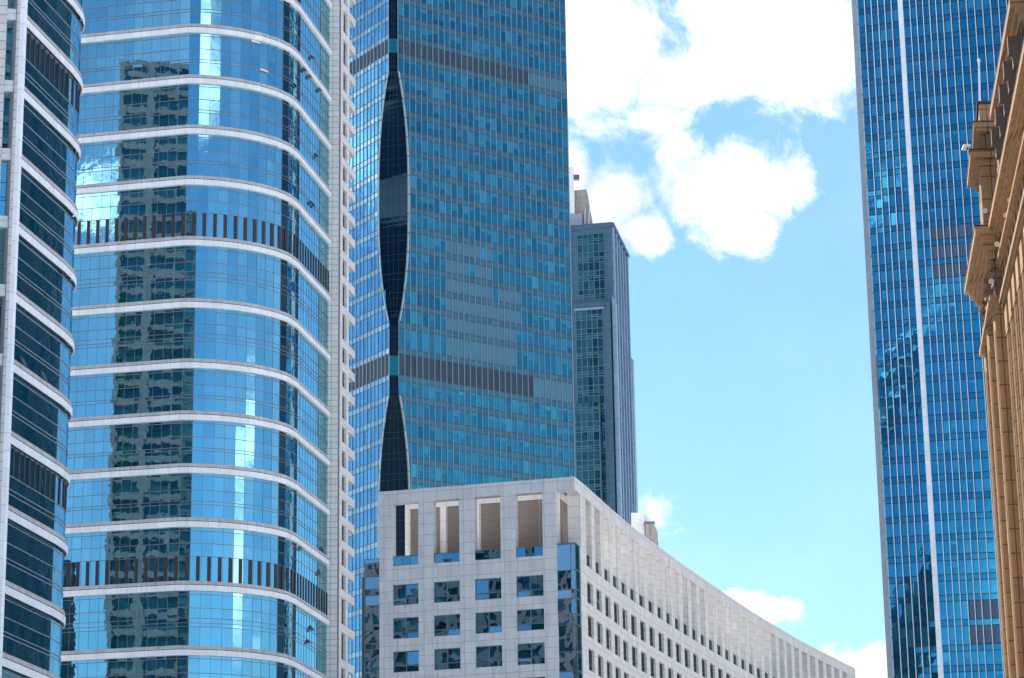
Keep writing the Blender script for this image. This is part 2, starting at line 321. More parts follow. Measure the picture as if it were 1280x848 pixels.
# ================================================================== curved glass tower (left)
def band(path, us, zb, h, parent, dlow=.42, dup=.26):
    """white spandrel band: lower fascia, dark groove, weathered sloping upper strip"""
    m1 = MB(); strip(m1, path, us, -.1, dlow, zb, zb+h*.56); o = m1.build('spandrel_band', M['band'], parent)
    m2 = MB(); strip(m2, path, us, -.1, dlow-.015, zb+h*.56+.002, zb+h*.625); m2.build('groove', M['joint'], o)
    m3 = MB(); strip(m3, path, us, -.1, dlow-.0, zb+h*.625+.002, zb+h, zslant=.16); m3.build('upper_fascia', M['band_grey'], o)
    return o
def bay_rows(zt, zb, tall, louvre, flip=False):
    """returns horizontal rail heights from top to bottom for one two-storey bay"""
    H = zt-zb
    if louvre: fr = [0, .07, .30, .40, .52] if not flip else [0, .02, .50, .72, .80, 1]
    elif tall: fr = [0, .07, .315, .50, .585, .655, 1]
    else: fr = [0, .07, .38, .63, .70, 1]
    if louvre and not flip: fr = fr[:3]+[.54, 1]
    return [zt-f*H for f in fr]
def curtain_bay(path, us, zt, zb, parent, mat, tall, louvre, slots, flip=False, wob=.0012, rail='mull_mid', vm=.02, sashes=()):
    rows = bay_rows(zt, zb, tall, louvre, flip)
    g1 = MB()
    for i, (u0, u1) in enumerate(zip(us, us[1:])):
        pcol = random.random()
        for z1, z0 in zip(rows, rows[1:]):
            g1.mi = 1 if i in slots else 0
            pane(g1, path, u0, u1, z0, z1, 0, (random.uniform(0, .08), random.random()*.5+pcol*.5, 0), wob)
    o = g1.build('glazing_bay', [mat, M['glass_slot']], parent)
    g2 = MB()
    for z in rows[1:-1]: strip(g2, path, us, .0, .07, z-.035, z+.035)
    for u in us: 
        a = path.at(u-vm if u > .03 else u, .045); b = path.at(u+vm, .045); c = path.at(u+vm, -.02); d = path.at(u-vm if u > .03 else u, -.02)
        if vm: g2.hexa(a, b, c, d, zb, zt)
    g2.build('mullion_grid', M[rail], o)
    if louvre:
        zz = (rows[-2], zb) if not flip else (zt, rows[2])
        g3 = MB()
        for u0, u1 in zip(us, us[1:]):
            w = u1-u0
            if w < .2 or w > 2.5: continue
            seg_box(g3, path, u0+w*(.55 if vm else .62), u0+w*(.88 if vm else .84), -.01, .10, min(zz)+.03, max(zz)-.03)
        g3.build('louvre_strip', M['louvre_dark'], o)
    for (ui, zi, big) in sashes:
        if ui >= len(us)-1 or zi >= len(rows)-1: continue
        u0, u1 = us[ui]+.08, us[ui+1]-.08; z1, z0 = rows[zi]-.05, rows[zi+1]+.05
        if z1-z0 > 1.0: z1 = z0+.9
        s = MB(); a = path.at(u0, .06); b = path.at(u1, .06); c = path.at(u1, .06+big); d = path.at(u0, .06+big)
        # top-hung sash pushed outwards
        s.poly(((d.x, d.y, z0), (c.x, c.y, z0), (b.x, b.y, z1), (a.x, a.y, z1)), None, (.3, .9, 0))
        s.poly(((d.x, d.y, z0-.06), (c.x, c.y, z0-.06), (c.x, c.y, z0), (d.x, d.y, z0)))
        s.poly(((a.x, a.y, z1), (b.x, b.y, z1), (b.x, b.y, z1-.02), (a.x, a.y, z1-.02)))
        s.poly(((a.x, a.y, z1), (a.x, a.y, z0), (d.x, d.y, z0)))
        s.build('open_sash', M['mull'] if big > .3 else M['white_paint'], o)
    return o

def left_tower():
    root = thing('glass_tower', (-45, 405, 0), 'curved tower of sky-blue mirror glass with white bands and a pale stone wing', 'tower')
    flat = [(-79.5, 402.4), (-52.2, 396.5)]
    arc = [(-50.65, 396.17), (-49.05, 396.27), (-45.8, 397.05), (-42.8, 398.3), (-40.05, 400.0), (-37.5, 402.3), (-35.6, 404.9), (-34.5, 408.0), (-34.1, 410.0)]
    end = (-30.45, 428.2)
    P = Path(flat+arc+[end])
    uK = P.s[1]; uC = P.s[len(flat)+len(arc)-1]; L = P.L
    n1 = round(uK/1.54); us = [uK*i/n1 for i in range(n1)]
    us += [uK+(uC-uK)*i/15 for i in range(15)]
    us += [uC+(L-uC)*i/12 for i in range(13)]
    slots = {n1+11, n1+14}
    zb = [193.7, 185.1, 176.4, 167.79, 159.13, 150.67, 142.17, 132.2, 122.1, 112.4, 104.16, 95.87, 87.5, 77.77, 68.0, 59.6, 51.2, 42.8, 34.4, 26, 17.6, 9.2]
    h = 1.46
    sash = {167.79: [(n1+7, 0, .25), (n1+8, 3, .25), (n1+13, 3, .5), (n1+16, 0, .5), (n1+18, 0, .5), (n1+22, 0, .5)], 176.4: [(n1+19, 3, .5)],
            159.13: [(n1+21, 2, .5)], 150.67: [(n1+19, 3, .5), (n1+20, 3, .4)], 95.87: [(n1+24, 4, .5)], 87.5: [(n1+16, 0, .4), (n1+23, 1, .4)], 77.77: [(n1+20, 1, .5), (n1+19, 3, .5)]}
    for i, z in enumerate(zb):
        band(P, us, z, h, root)
        if i+1 < len(zb):
            H = z-zb[i+1]
            lv = zb[i+1] in (132.2, 77.77)
            curtain_bay(P, us, z, zb[i+1]+h, root, M['glass_curve'], H > 9 and not lv, lv, slots, sashes=sash.get(z, ()))
    # body behind the glass
    b = MB(); pts = [P.at(u, -.35) for u in us]; back = [Vector((-30.4, 455)), Vector((-80, 455))]
    for a, c in zip(pts, pts[1:]): b.poly(((a.x, a.y, 0), (c.x, c.y, 0), (c.x, c.y, 198), (a.x, a.y, 198)))
    ring = pts+back
    for a, c in zip(ring[len(pts)-1:], ring[len(pts):]+[ring[0]]): b.poly(((a.x, a.y, 0), (c.x, c.y, 0), (c.x, c.y, 198), (a.x, a.y, 198)))
    b.poly([(q.x, q.y, 198) for q in ring]); b.build('inner_wall', M['core'], root)
    # white end pier
    p = MB(); seg_box(p, P, L+.02, L+.9, -1.2, .58, 0, 199); p.build('white_pier', M['pier_white'], root)
    p = MB(); seg_box(p, P, L-.12, L+.02, -.2, .12, 0, 198); p.build('pier_reveal', M['mull'], root)
    # stone wing
    G = Path([(-28.62, 427.85), (-26.6, 438.15)]); e = Path([(-30.6, 427.62), (-28.62, 427.85)])
    w = MB(); w.hexa((-31.5, 427.72), (-28.9, 427.72), (-28.9+.45, 430.2), (-31.5, 430.2), 0, 199); o = w.build('stone_flank', M['wing_stone'], root)
    w = MB(); w.hexa((-28.9, 427.78), (-28.62, 427.82), (-28.3, 430.0), (-28.45, 430.1), 0, 199); w.build('corner_recess', M['mull_mid'], root)
    zs = [202.4, 198, 194, 189.9, 185.56, 180.18, 174.27, 169.46, 165.23, 161.23, 157.16, 152.98, 148.65, 144.72, 140.45, 136.17, 130.85, 124.99, 120.92, 116.75, 111.35, 107.31, 103.13, 99.06, 94.82, 90.76, 86.59, 82.63, 76.97, 71.21, 66.5, 62.3, 58.1, 53.9, 49.7, 45.5, 41.3, 37.1, 32.9, 28.7, 24.5, 20.3, 16, 12, 8]
    for q, (u0, u1, nm) in enumerate(((0, 1.7, 'stone_pier'), (4.35, 5.95, 'stone_pier'))):
        p = MB(); seg_box(p, G, u0, u1, -.5, .0, 0, 199); p.build(nm, M['wing_grid'], root)
    for i, z in enumerate(zs):
        if z > 196: continue
        p = MB(); seg_box(p, G, 0.0, 9.7, -1.75, .035, z, z+1.35); o = p.build('stone_ledge', M['wing_grid'], root)
    wn = MB(); wl = MB()
    for i, z in enumerate(zs[4:], 4):
        if z > 196: continue
        zt = z; z0 = zs[i+1]+1.35 if i+1 < len(zs) else 0
        f = MB(); pane(f, G, 1.7, 4.35, z0, zt, -.42, (.05, random.random(), 0), .01); o = f.build('window', M['low_dark'], root)
        k = MB(); seg_box(k, G, 2.95, 3.05, -.42, -.36, z0, zt); seg_box(k, G, 1.7, 4.35, -.42, -.37, z0+.9, z0+1.0); k.build('frame', M['mull'], o)
        f = MB(); pane(f, G, 5.95, 9.1, z0, zt, -1.3, (.1, random.random(), 0), .01); o = f.build('loggia_window', M['glass_curve'], root)
        k = MB(); seg_box(k, G, 7.4, 7.5, -1.3, -1.22, z0, zt); seg_box(k, G, 5.95, 9.1, -1.3, -1.24, z0+.9, z0+1.0); k.build('frame', M['mull'], o)
    b = MB(); b.hexa((-31, 430.3), (-29.1, 430.3), (-28.35, 437.0), (-31, 437.2), 0, 198.5); b.build('wing_core', M['core'], root)
left_tower()

# ================================================================== twin tower at the left edge
def far_left():
    root = thing('banded_tower', (-54, 285, 0), 'dark teal glass tower with steep white bands at the left edge of the photo', 'tower')
    t = Vector((math.sin(R(11.05)), math.cos(R(11.05)))); A = Vector((-52.4, 269.6))
    p1 = A+t*15.0
    arc = [tuple(p1), (-49.28, 286.3), (-49.12, 287.9), (-49.2, 289.5), (-49.6, 291.1), (-50.4, 292.6), (-51.7, 293.9), (-53.6, 294.8), (-62, 297)]
    P = Path([tuple(A)]+arc)
    # glass sits 0.35 m inside the band line
    n = 10; us = [15.0*i/n for i in range(n)]
    us += P.s[1:]
    zb = [140.5+8*i for i in range(12, 0, -1)]+[140.5, 132.3, 124.2, 116.22, 107.9, 100.1, 92.46, 84.85, 77.25, 69.5, 61.62, 53.73, 46.28, 38.6, 31, 23.3, 15.6, 8]
    h = 1.45
    sash = {84.85: [(2, 4, .4), (6, 4, .4)], 92.46: [(6, 3, .4), (9, 0, .35)]}
    Pg = Path([tuple(P.at(u, -.38)) for u in us]); ug = Pg.s
    for i, z in enumerate(zb):
        band(P, us, z, h, root, dlow=.0, dup=-.1)
        if i+1 < len(zb):
            curtain_bay(Pg, ug, z, zb[i+1]+h, root, M['glass_left'], False, z in (116.22, 69.5), set(), flip=True, wob=.002, vm=0, rail='mull_pale', sashes=sash.get(z, ())) if z in (116.22, 69.5) else \
            curtain_bay(Pg, ug, z, zb[i+1]+h, root, M['glass_left'], False, False, set(), wob=.002, vm=0, rail='mull_pale', sashes=sash.get(z, ()))
    b = MB(); pts = [Pg.at(u, -.4) for u in ug]; ring = pts+[Vector((-84, 297)), Vector((-84, 271.6)), Vector((-54, 270.6))]
    for a, c in zip(ring, ring[1:]+[ring[0]]): b.poly(((a.x, a.y, 0), (c.x, c.y, 0), (c.x, c.y, 238), (a.x, a.y, 238)))
    b.poly([(q.x, q.y, 238) for q in ring]); b.build('inner_wall', M['core'], root)
    # white pier on the near corner: broad front, narrow side
    p = MB(); p.hexa((-52.75, 269.05), (-52.28, 268.95), (-52.14, 269.75), (-52.7, 269.9), 0, 238); p.build('white_pier', M['pier_white'], root)
    p = MB(); p.hexa((-53.18, 269.5), (-52.75, 269.2), (-52.72, 269.85), (-53.15, 270.1), 0, 238); p.build('pier_flank', M['wing_stone'], root)
    W = Path([(-70, 267.2), (-53.2, 270.0)])
    LW = W.L
    p = MB(); seg_box(p, W, LW-1.5-5, LW-1.15, -1, .12, 0, 238); p.build('stone_pier', M['wing_stone'], root)
    p = MB(); seg_box(p, W, 0, LW-7.6, -1, .12, 0, 238); p.build('stone_pier', M['wing_stone'], root)
    for i, z in enumerate(zb):
        zz = z+.55
        p = MB(); seg_box(p, W, LW-7.6, LW-6.5, -.9, .0, zz, zz+1.3); p.build('side_spandrel', M['band'], root)
        p = MB(); seg_box(p, W, LW-1.15, LW, -.9, .0, zz, zz+.7); seg_box(p, W, LW-1.15, LW, -.9, -.03, zz+.76, zz+1.3); seg_box(p, W, LW-1.15, LW, -.9, -.1, zz+.7, zz+.76); p.build('side_spandrel', M['band'], root)
        z0 = zb[i+1]+.55+1.3 if i+1 < len(zb) else 0
        f = MB(); pane(f, W, LW-1.15, LW-.55, z0, zz, -.55, (.1, 1, 0), .01); o = f.build('window', M['glass_curve'], root)
        f = MB(); pane(f, W, LW-.55, LW, z0, zz, -.55, (.0, .2, 0), .01); f.build('dark_pane', M['glass_slot'], o)
        k = MB()
        for fz in (.3, .36, .62): seg_box(k, W, LW-1.15, LW, -.55, -.5, z0+(zz-z0)*fz-.03, z0+(zz-z0)*fz+.03)
        seg_box(k, W, LW-.57, LW-.53, -.55, -.505, z0, zz)
        k.build('frame', M['mull'], o)
        f = MB(); pane(f, W, LW-7.6, LW-6.5, z0, zz, -.55, (.1, .5, 0), .01); f.build('window', M['glass_slot'], root)
far_left()

# ================================================================== lens-notched tower in the middle
def centre_tower():
    root = thing('notched_tower', (-8, 540, 0), 'teal glass skyscraper with a dark lens-shaped notch down its corner', 'tower')
    azL, azR = R(-34.1), R(54.66)
    tL = Vector((math.sin(azL), math.cos(azL))); tR = Vector((math.sin(azR), math.cos(azR)))
    cL = Vector((-24.75, 519.41)); cR = Vector((-22.93, 519.52))
    pitch = 4.17
    rows = []   # (ztop, zbottom, type)
    z = 214.2; 
    def floor_down(z, n, pt=pitch):
        for _ in range(n):
            rows.append((z, z-1.25, 's')); rows.append((z-1.25, z-pt, 'g')); z -= pt
        return z
    z = floor_down(z, 14); rows.append((z, z-1.25, 's')); rows.append((z-1.25, 150.4, 'g'))
    rows.append((150.4, 149.15, 's')); rows.append((149.15, 144.75, 'l')); z = floor_down(144.75, 33)
    rows.append((z, 0, 'g'))
    z = 217.28; rows.append((217.28, 214.2, 'l'))
    while z < 285:
        rows.append((z+1.25, z, 's')); rows.append((z+pitch, z+1.25, 'g')); z += pitch
    ztop = z
    def lens(z):
        def bulge(t): return 1-abs(1-2*t)**2.6 if 0 < t < 1 else 0
        s = bulge((209.9-z)/54.1)+bulge((140.6-z)/54.1)
        if z > 225: s += bulge((281-z)/54.1)
        return s
    def face(org, t, L, sgn, wid, amp, gm, sm, pm, louv_to, nm):
        n = Vector((t.y, -t.x)) if sgn > 0 else Vector((-t.y, t.x))
        pts = [org, org+t*L] if sgn > 0 else [org+t*L, org]
        Pp = Path([tuple(q) for q in pts])
        def U(u): return u if sgn > 0 else L-u
        nb = int(round(L/wid)); us = [L*i/nb for i in range(nb+1)]
        for (z1, z0, k) in rows:
            if z1 < 60 and k == 's' and False: continue
            mbq = MB(); mlv = MB(); mgap = MB(); mpan = MB(); mln = MB(); 
            e1, e0 = amp*lens(z1), amp*lens(z0)
            for i, (u0, u1) in enumerate(zip(us, us[1:])):
                if u1 <= min(e1, e0)+.01: continue
                def quad(tgt, za, zb_, col, jit=.004):
                    ea, eb = amp*lens(za), amp*lens(zb_)
                    j = [random.gauss(0, jit) for _ in range(3)]
                    a = Pp.at(U(max(u0, eb)), j[0]); b = Pp.at(U(u1), j[1]); c = Pp.at(U(u1), j[1]+j[2]); d = Pp.at(U(max(u0, ea)), j[0]+j[2])
                    q = [(a.x, a.y, zb_), (b.x, b.y, zb_), (c.x, c.y, za), (d.x, d.y, za)]
                    tgt.poly(q if sgn > 0 else q[::-1], ((u0, zb_), (u1, zb_), (u1, za), (u0, za)), col)
                if k == 's': quad(mbq, z1, z0, (random.uniform(0, 1), random.random(), 0))
                elif k == 'g':
                    svc = sgn > 0 and 150 < z0 < 176 and 7.6 < (u0/1.44) < 16+(z0 < 165)*6-(176-z0)*.1
                    if svc and random.random() < .96: mbq.mi = 1; quad(mbq, z1, z0, (random.uniform(.3, .5), random.random(), 0)); mbq.mi = 0
                    else:
                        r = random.random(); g_ = random.random()
                        if r < .45:
                            zm = z1-(z1-z0)*random.choice((.18, .3, .35, .45, .6))
                            quad(mbq, z1, zm, (random.uniform(.35, .8), g_, 0), .003); quad(mbq, zm, z0, (random.uniform(0, .25), g_, 0), .003)
                        else: quad(mbq, z1, z0, (random.uniform(0, .55) if r < .92 else random.uniform(.7, 1), g_, 0))
                elif k == 'l':
                    if u0 > louv_to: quad(mpan, z1, z0, (.35, random.random(), 0))
                    else:
                        quad(mlv, z1, z0, (random.random(), .5, 0))
                        w = u1-u0
                        for q in range(4):
                            ua = u0+w*(.08+q*.235); ub = ua+w*random.uniform(.07, .13)
                            if ua < amp*lens(z0)+.1: continue
                            (seg_box(mgap, Pp, U(ua), U(ub), -.02, .02, z0+.05, z1-.05) if sgn > 0 else seg_box(mgap, Pp, U(ub), U(ua), -.02, .02, z0+.05, z1-.05))
            name = {'s': 'spandrel_row', 'g': 'window_row', 'l': 'louvre_row'}[k]
            base = None
            if mbq.f: base = mbq.build(name, [sm if k == 's' else gm, M['panel_green']], root)
            if mlv.f: base = mlv.build(name, M['louvre_grey'], root); mgap.build('louvre_gap', M['louvre_deep'], base)
            if mpan.f: mpan.build('service_panel', M['panel_green'], base or root)
            # thin dark transom under each row
            if base:
                e = amp*lens(z0)
                ul = sorted((U(e), U(L)))
                seg_box(mln, Pp, ul[0], ul[1], .0, .055, z0-.075, z0+.075); mln.build('transom', M['mull'], base)
        # vertical fins, interrupted by the lens
        for i, u in enumerate(us):
            f = MB(); f2 = MB(); zlist = [0.0]
            z = 0.0; step = 2.0; run = None; runs = []
            while z <= ztop:
                ok = u >= amp*lens(z)-.05 
                if ok and run is None: run = z
                if (not ok) and run is not None: runs.append((run, z-step)); run = None
                z += step
            if run is not None: runs.append((run, ztop))
            for a, b in runs:
                if b-a < 1: continue
                w = .06; f = MB(); f2 = MB()
                ua, ub = sorted((U(u-w if u > w else u), U(u+w if u < L else u)))
                seg_box(f, Pp, ua, ub, 0, .16, a, b)
                o = f.build('vertical_fin', M['fin_grey'], root)
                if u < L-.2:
                    ua, ub = sorted((U(u+.065), U(u+.21))); seg_box(f2, Pp, ua, ub, 0, .06, a, b); f2.build('fin_shade_strip', M['fin_shade_trim'], o)  # dark strip painted as the shade beside the fin
        return Pp, U
    Pr, Ur = face(cR, tR, 43.6, 1, 1.445, 2.35, M['glass_centre'], M['span_centre'], None, 32.2, 'right')
    Pl, Ul = face(cL, tL, 38.0, -1, 1.45, 3.9, M['glass_centre_side'], M['span_side'], None, 99, 'left')
    # the notch: dark recessed plane between the two lens outlines, pale edge frames
    m = MB(); ln = MB(); eL = MB(); eR = MB(); gb = MB()
    z = 0.0; dz = 1.04; wasg = False
    def edge(z, off=0):
        s = lens(z); a = cL+tL*(3.9*s+off); b = cR+tR*(2.35*s+off); return a, b
    while z < ztop-dz:
        a0, b0 = edge(z); a1, b1 = edge(z+dz)
        isg = (144.9 < z+.5 < 149.2 or 214.3 < z+.5 < 217.3)
        if isg != wasg:
            if m.f: m.build('green_glass_box' if wasg else 'lens_glass', M['green_box'] if wasg else M['lens'], root)
            m = MB(); wasg = isg
        tgt = m
        act = lens(z) > .02 or lens(z+dz) > .02
        if not act and eL.f: eL.build('lens_edge_frame', M['edge_pale'], root); eR.build('lens_edge_frame', M['edge_pale'], root); eL = MB(); eR = MB()
        tgt.poly(((a0.x, a0.y, z), (b0.x, b0.y, z), (b1.x, b1.y, z+dz), (a1.x, a1.y, z+dz)), None, (0, random.random()*.3+.3, 0))
        for s0, s1 in ((.30, .0),):
            if lens(z) > .02 or lens(z+dz) > .02:
                for tt, c, amp, mm, sg in ((tL, cL, 3.9, eL, -1), (tR, cR, 2.35, eR, 1)):
                    p0 = c+tt*(amp*lens(z)); p1 = c+tt*(amp*lens(z+dz)); q0 = p0+tt*.42; q1 = p1+tt*.42
                    nn = Vector((tt.y, -tt.x))*sg*.10
                    quad = [(*(p0+nn), z), (*(q0+nn), z), (*(q1+nn), z+dz), (*(p1+nn), z+dz)]
                    mm.poly(quad if sg > 0 else quad[::-1], ((0, z), (.4, z), (.4, z+dz), (0, z+dz)))
                    inn = [(*(p0-nn*3), z), (*(p0+nn), z), (*(p1+nn), z+dz), (*(p1-nn*3), z+dz)]
                    mm.poly(inn if sg > 0 else inn[::-1])
        z += dz
    o = m.build('lens_glass', M['lens'], root)
    z = 86.0
    while z < ztop-5:
        a, b = edge(z); 
        for zz in (z, z+1.25):
            a, b = edge(zz); d = (b-a); nn = Vector((d.y, -d.x)).normalized()*.03
            ln.hexa(a+nn, b+nn, b-nn, a-nn, zz-.035, zz+.035)
        z += pitch
    for fr in (.3, .5, .7):
        zz = 86.0
        while zz < ztop-6:
            a, b = edge(zz); c, d = edge(zz+dz*2)
            p = a+(b-a)*fr; q = c+(d-c)*fr; w = (b-a).normalized()*.04; nn = Vector(((b-a).y, -(b-a).x)).normalized()*.03
            ln.poly(((*(p-w+nn), zz), (*(p+w+nn), zz), (*(q+w+nn), zz+dz*2), (*(q-w+nn), zz+dz*2)))
            zz += dz*2
    ln.build('lens_bars', M['lens_line'], o)
    if eL.f: eL.build('lens_edge_frame', M['edge_pale'], root); eR.build('lens_edge_frame', M['edge_pale'], root)
    # right arris and the two far sides
    e = cR+tR*43.6; back = e+tL*38
    k = MB(); seg_box(k, Path([tuple(e-tR*.02), tuple(e+tR*.2)]), 0, .2, -.3, .1, 0, ztop); k.build('corner_frame', M['fin_grey'], root)
    w = MB(); f = cL+tL*38
    for a, b in ((e+tR*.05, back), (back, f)): w.poly(((a.x, a.y, 0), (b.x, b.y, 0), (b.x, b.y, ztop), (a.x, a.y, ztop)))
    w.poly([(q.x, q.y, ztop) for q in (cL, cR, e, back, f)]); w.build('rear_wall', M['core'], root)
    # inner lining that stops light passing through
    w = MB(); i0 = cL+tL*6+tR*1.2; i1 = e-tR*.5+tL*1.2; i2 = back-tR*.5-tL*.5; i3 = f+tR*.9
    w.hexa(i0, i1, i2, i3, 0, ztop-1); w.build('inner_core', M['core'], root)
centre_tower()

# ================================================================== cobalt tower on the right
def right_tower():
    root = thing('finned_tower', (95, 565, 0), 'deep blue glass skyscraper with thin white vertical fins, standing behind the brown stone building', 'tower')
    A = Vector((78.25, 554.5)); pitch = 4.29; ztop = 290
    def az1(z): return R(110.6-max(0, min(1, (180-z)/90))*8.5)
    def az2(z): return R(107.9-max(0, min(1, (205-z)/110))*10.5)
    def d(az): return Vector((math.sin(az), math.cos(az)))
    def pos(u, z, off=0):
        a1 = az1(z)
        if u <= 9.15: q = A+d(a1)*u; t = d(a1)
        else: q = A+d(a1)*9.15+d(az2(z))*(u-9.15); t = d(az2(z))
        return q+Vector((t.y, -t.x))*off
    us = [0.12, 1.62, 3.12, 4.62, 6.12, 7.62, 9.15]
    wide = (9.15, 10.28); r = [10.28+1.44*i for i in range(7)]; r += [r[-1]+1.75*i for i in range(1, 9)]
    zs = []; z = 232.91+pitch*13
    top = []
    z = 232.91
    while z < ztop: top.append(z+pitch); z += pitch
    tops = sorted(top, reverse=True); z = 232.91
    lv_mid = []; 
    sched = [(t, pitch) for t in tops]
    for i in range(30): sched.append((z, pitch)); z -= pitch
    for i in range(2): sched.append((z, 5.25)); z -= 5.25
    lowl = [sched[-2][0], sched[-1][0]]
    while z > 5: sched.append((z, pitch)); z -= pitch
    def q4(mb, u0, u1, z0, z1, col, jit=.005, off=0):
        j = [random.gauss(0, jit) for _ in range(3)]
        a = pos(u0, z0, off+j[0]); b = pos(u1, z0, off+j[1]); c = pos(u1, z1, off+j[1]+j[2]); e = pos(u0, z1, off+j[0]+j[2])
        mb.poly(((a.x, a.y, z0), (b.x, b.y, z0), (c.x, c.y, z1), (e.x, e.y, z1)), ((u0, z0), (u1, z0), (u1, z1), (u0, z1)), col)
    def bx(mb, u0, u1, d0, d1, z0, z1):
        n = max(1, int((z1-z0)/12))
        for i in range(n):
            za = z0+(z1-z0)*i/n; zb_ = z0+(z1-z0)*(i+1)/n
            P4 = [(u0, d1), (u1, d1), (u1, d0), (u0, d0)]
            lo = [(*pos(u, za, dd), za) for u, dd in P4]; hi = [(*pos(u, zb_, dd), zb_) for u, dd in P4]
            for k in range(4):
                l = (k+1) % 4; mb.poly((lo[k], lo[l], hi[l], hi[k]))
    cols = list(zip(us, us[1:]))+list(zip(r, r[1:]))
    for (zt, p, cset) in [(a_, b_, c_) for a_, b_ in sched for c_ in (cols[:len(us)-1], cols[len(us)-1:])]:
        sp = 1.33
        mid = any(abs(zt-q) < 6.5 for q in (183.5,)) ; low = zt in lowl
        m = MB(); s = MB(); l = MB(); lg = MB()
        for (u0, u1) in cset:
            q4(s, u0, u1, zt-sp, zt, (random.uniform(0, .6), random.random(), 0))
            if (mid and u0 > 13) or (low and u0 > 15):
                q4(l, u0, u1, zt-p, zt-sp, (random.random(), 0, 0))
                w = u1-u0
                for k in (.2, .42, .64): bx(lg, u0+w*k, u0+w*(k+.1), .0, .02, zt-p+.1, zt-sp-.1)
            else:
                rr = random.random()
                if rr < .22:
                    zm = zt-sp-(p-sp)*random.choice((.3, .55, .7)); q4(m, u0, u1, zm, zt-sp, (random.uniform(.35, .8), random.random(), 0)); q4(m, u0, u1, zt-p, zm, (random.uniform(0, .3), random.random(), 0))
                else: q4(m, u0, u1, zt-p, zt-sp, (random.uniform(0, .35) if rr < .85 else random.uniform(.5, 1), random.random(), 0))
        so = s.build('spandrel_row', M['span_right'], root)
        o = m.build('window_row', M['glass_right'], root) if m.f else so
        if l.f: ob = l.build('louvre_row', M['louvre_blue'], root); lg.build('louvre_gap', M['louvre_blue_gap'], ob) if lg.f else None
        tr = MB()
        for (a, b) in ((cset[0][0], cset[-1][1]),):
            for zz in (zt, zt-sp): bx(tr, a, b, .0, .05, zz-.08, zz+.08)
        tr.build('transom', M['fin_shade_trim'], o)
    for u in us[1:-1]+r[1:]:
        f = MB(); bx(f, u-.075, u+.075, .0, .34, 0, ztop); o = f.build('white_fin', M['fin_white'], root)
        f = MB(); bx(f, u+.1, u+.24, .0, .06, 0, ztop); f.build('fin_dark_line', M['fin_shade_trim'], o)  # dark line set beside each white fin
    f = MB(); bx(f, 9.15, 10.2, -.1, .42, 0, ztop); f.build('broad_white_pier', M['pier_white'], root)
    f = MB(); bx(f, 9.98, 10.24, -.1, .50, 0, ztop); f.build('white_fin', M['fin_white'], root)
    f = MB(); bx(f, -.12, .12, -.2, .25, 0, ztop); f.build('corner_trim', M['edge_pale'], root)
    # lilac side cladding and rear
    f = MB(); s0 = Vector((78.15, 554.55)); s1 = Vector((77.15, 555.9)); s2 = Vector((86, 588)); s3 = Vector((112, 584)); 
    for a, b in ((s1, s0),): f.poly(((a.x, a.y, 0), (b.x, b.y, 0), (b.x, b.y, ztop), (a.x, a.y, ztop)))
    f.build('side_cladding', M['clad_lilac'], root)
    f = MB(); e = pos(r[-1], 100, -.5)
    for a, b in ((s2, s1), (s3, s2), (e+Vector((2, 0)), s3), (Vector((79.6, 555.6)), e+Vector((0, 1)))): f.poly(((a.x, a.y, 0), (b.x, b.y, 0), (b.x, b.y, ztop), (a.x, a.y, ztop)))
    f.poly([(q.x, q.y, ztop) for q in (s0, e, s3, s2, s1)]); f.build('rear_wall', M['core'], root)
right_tower()

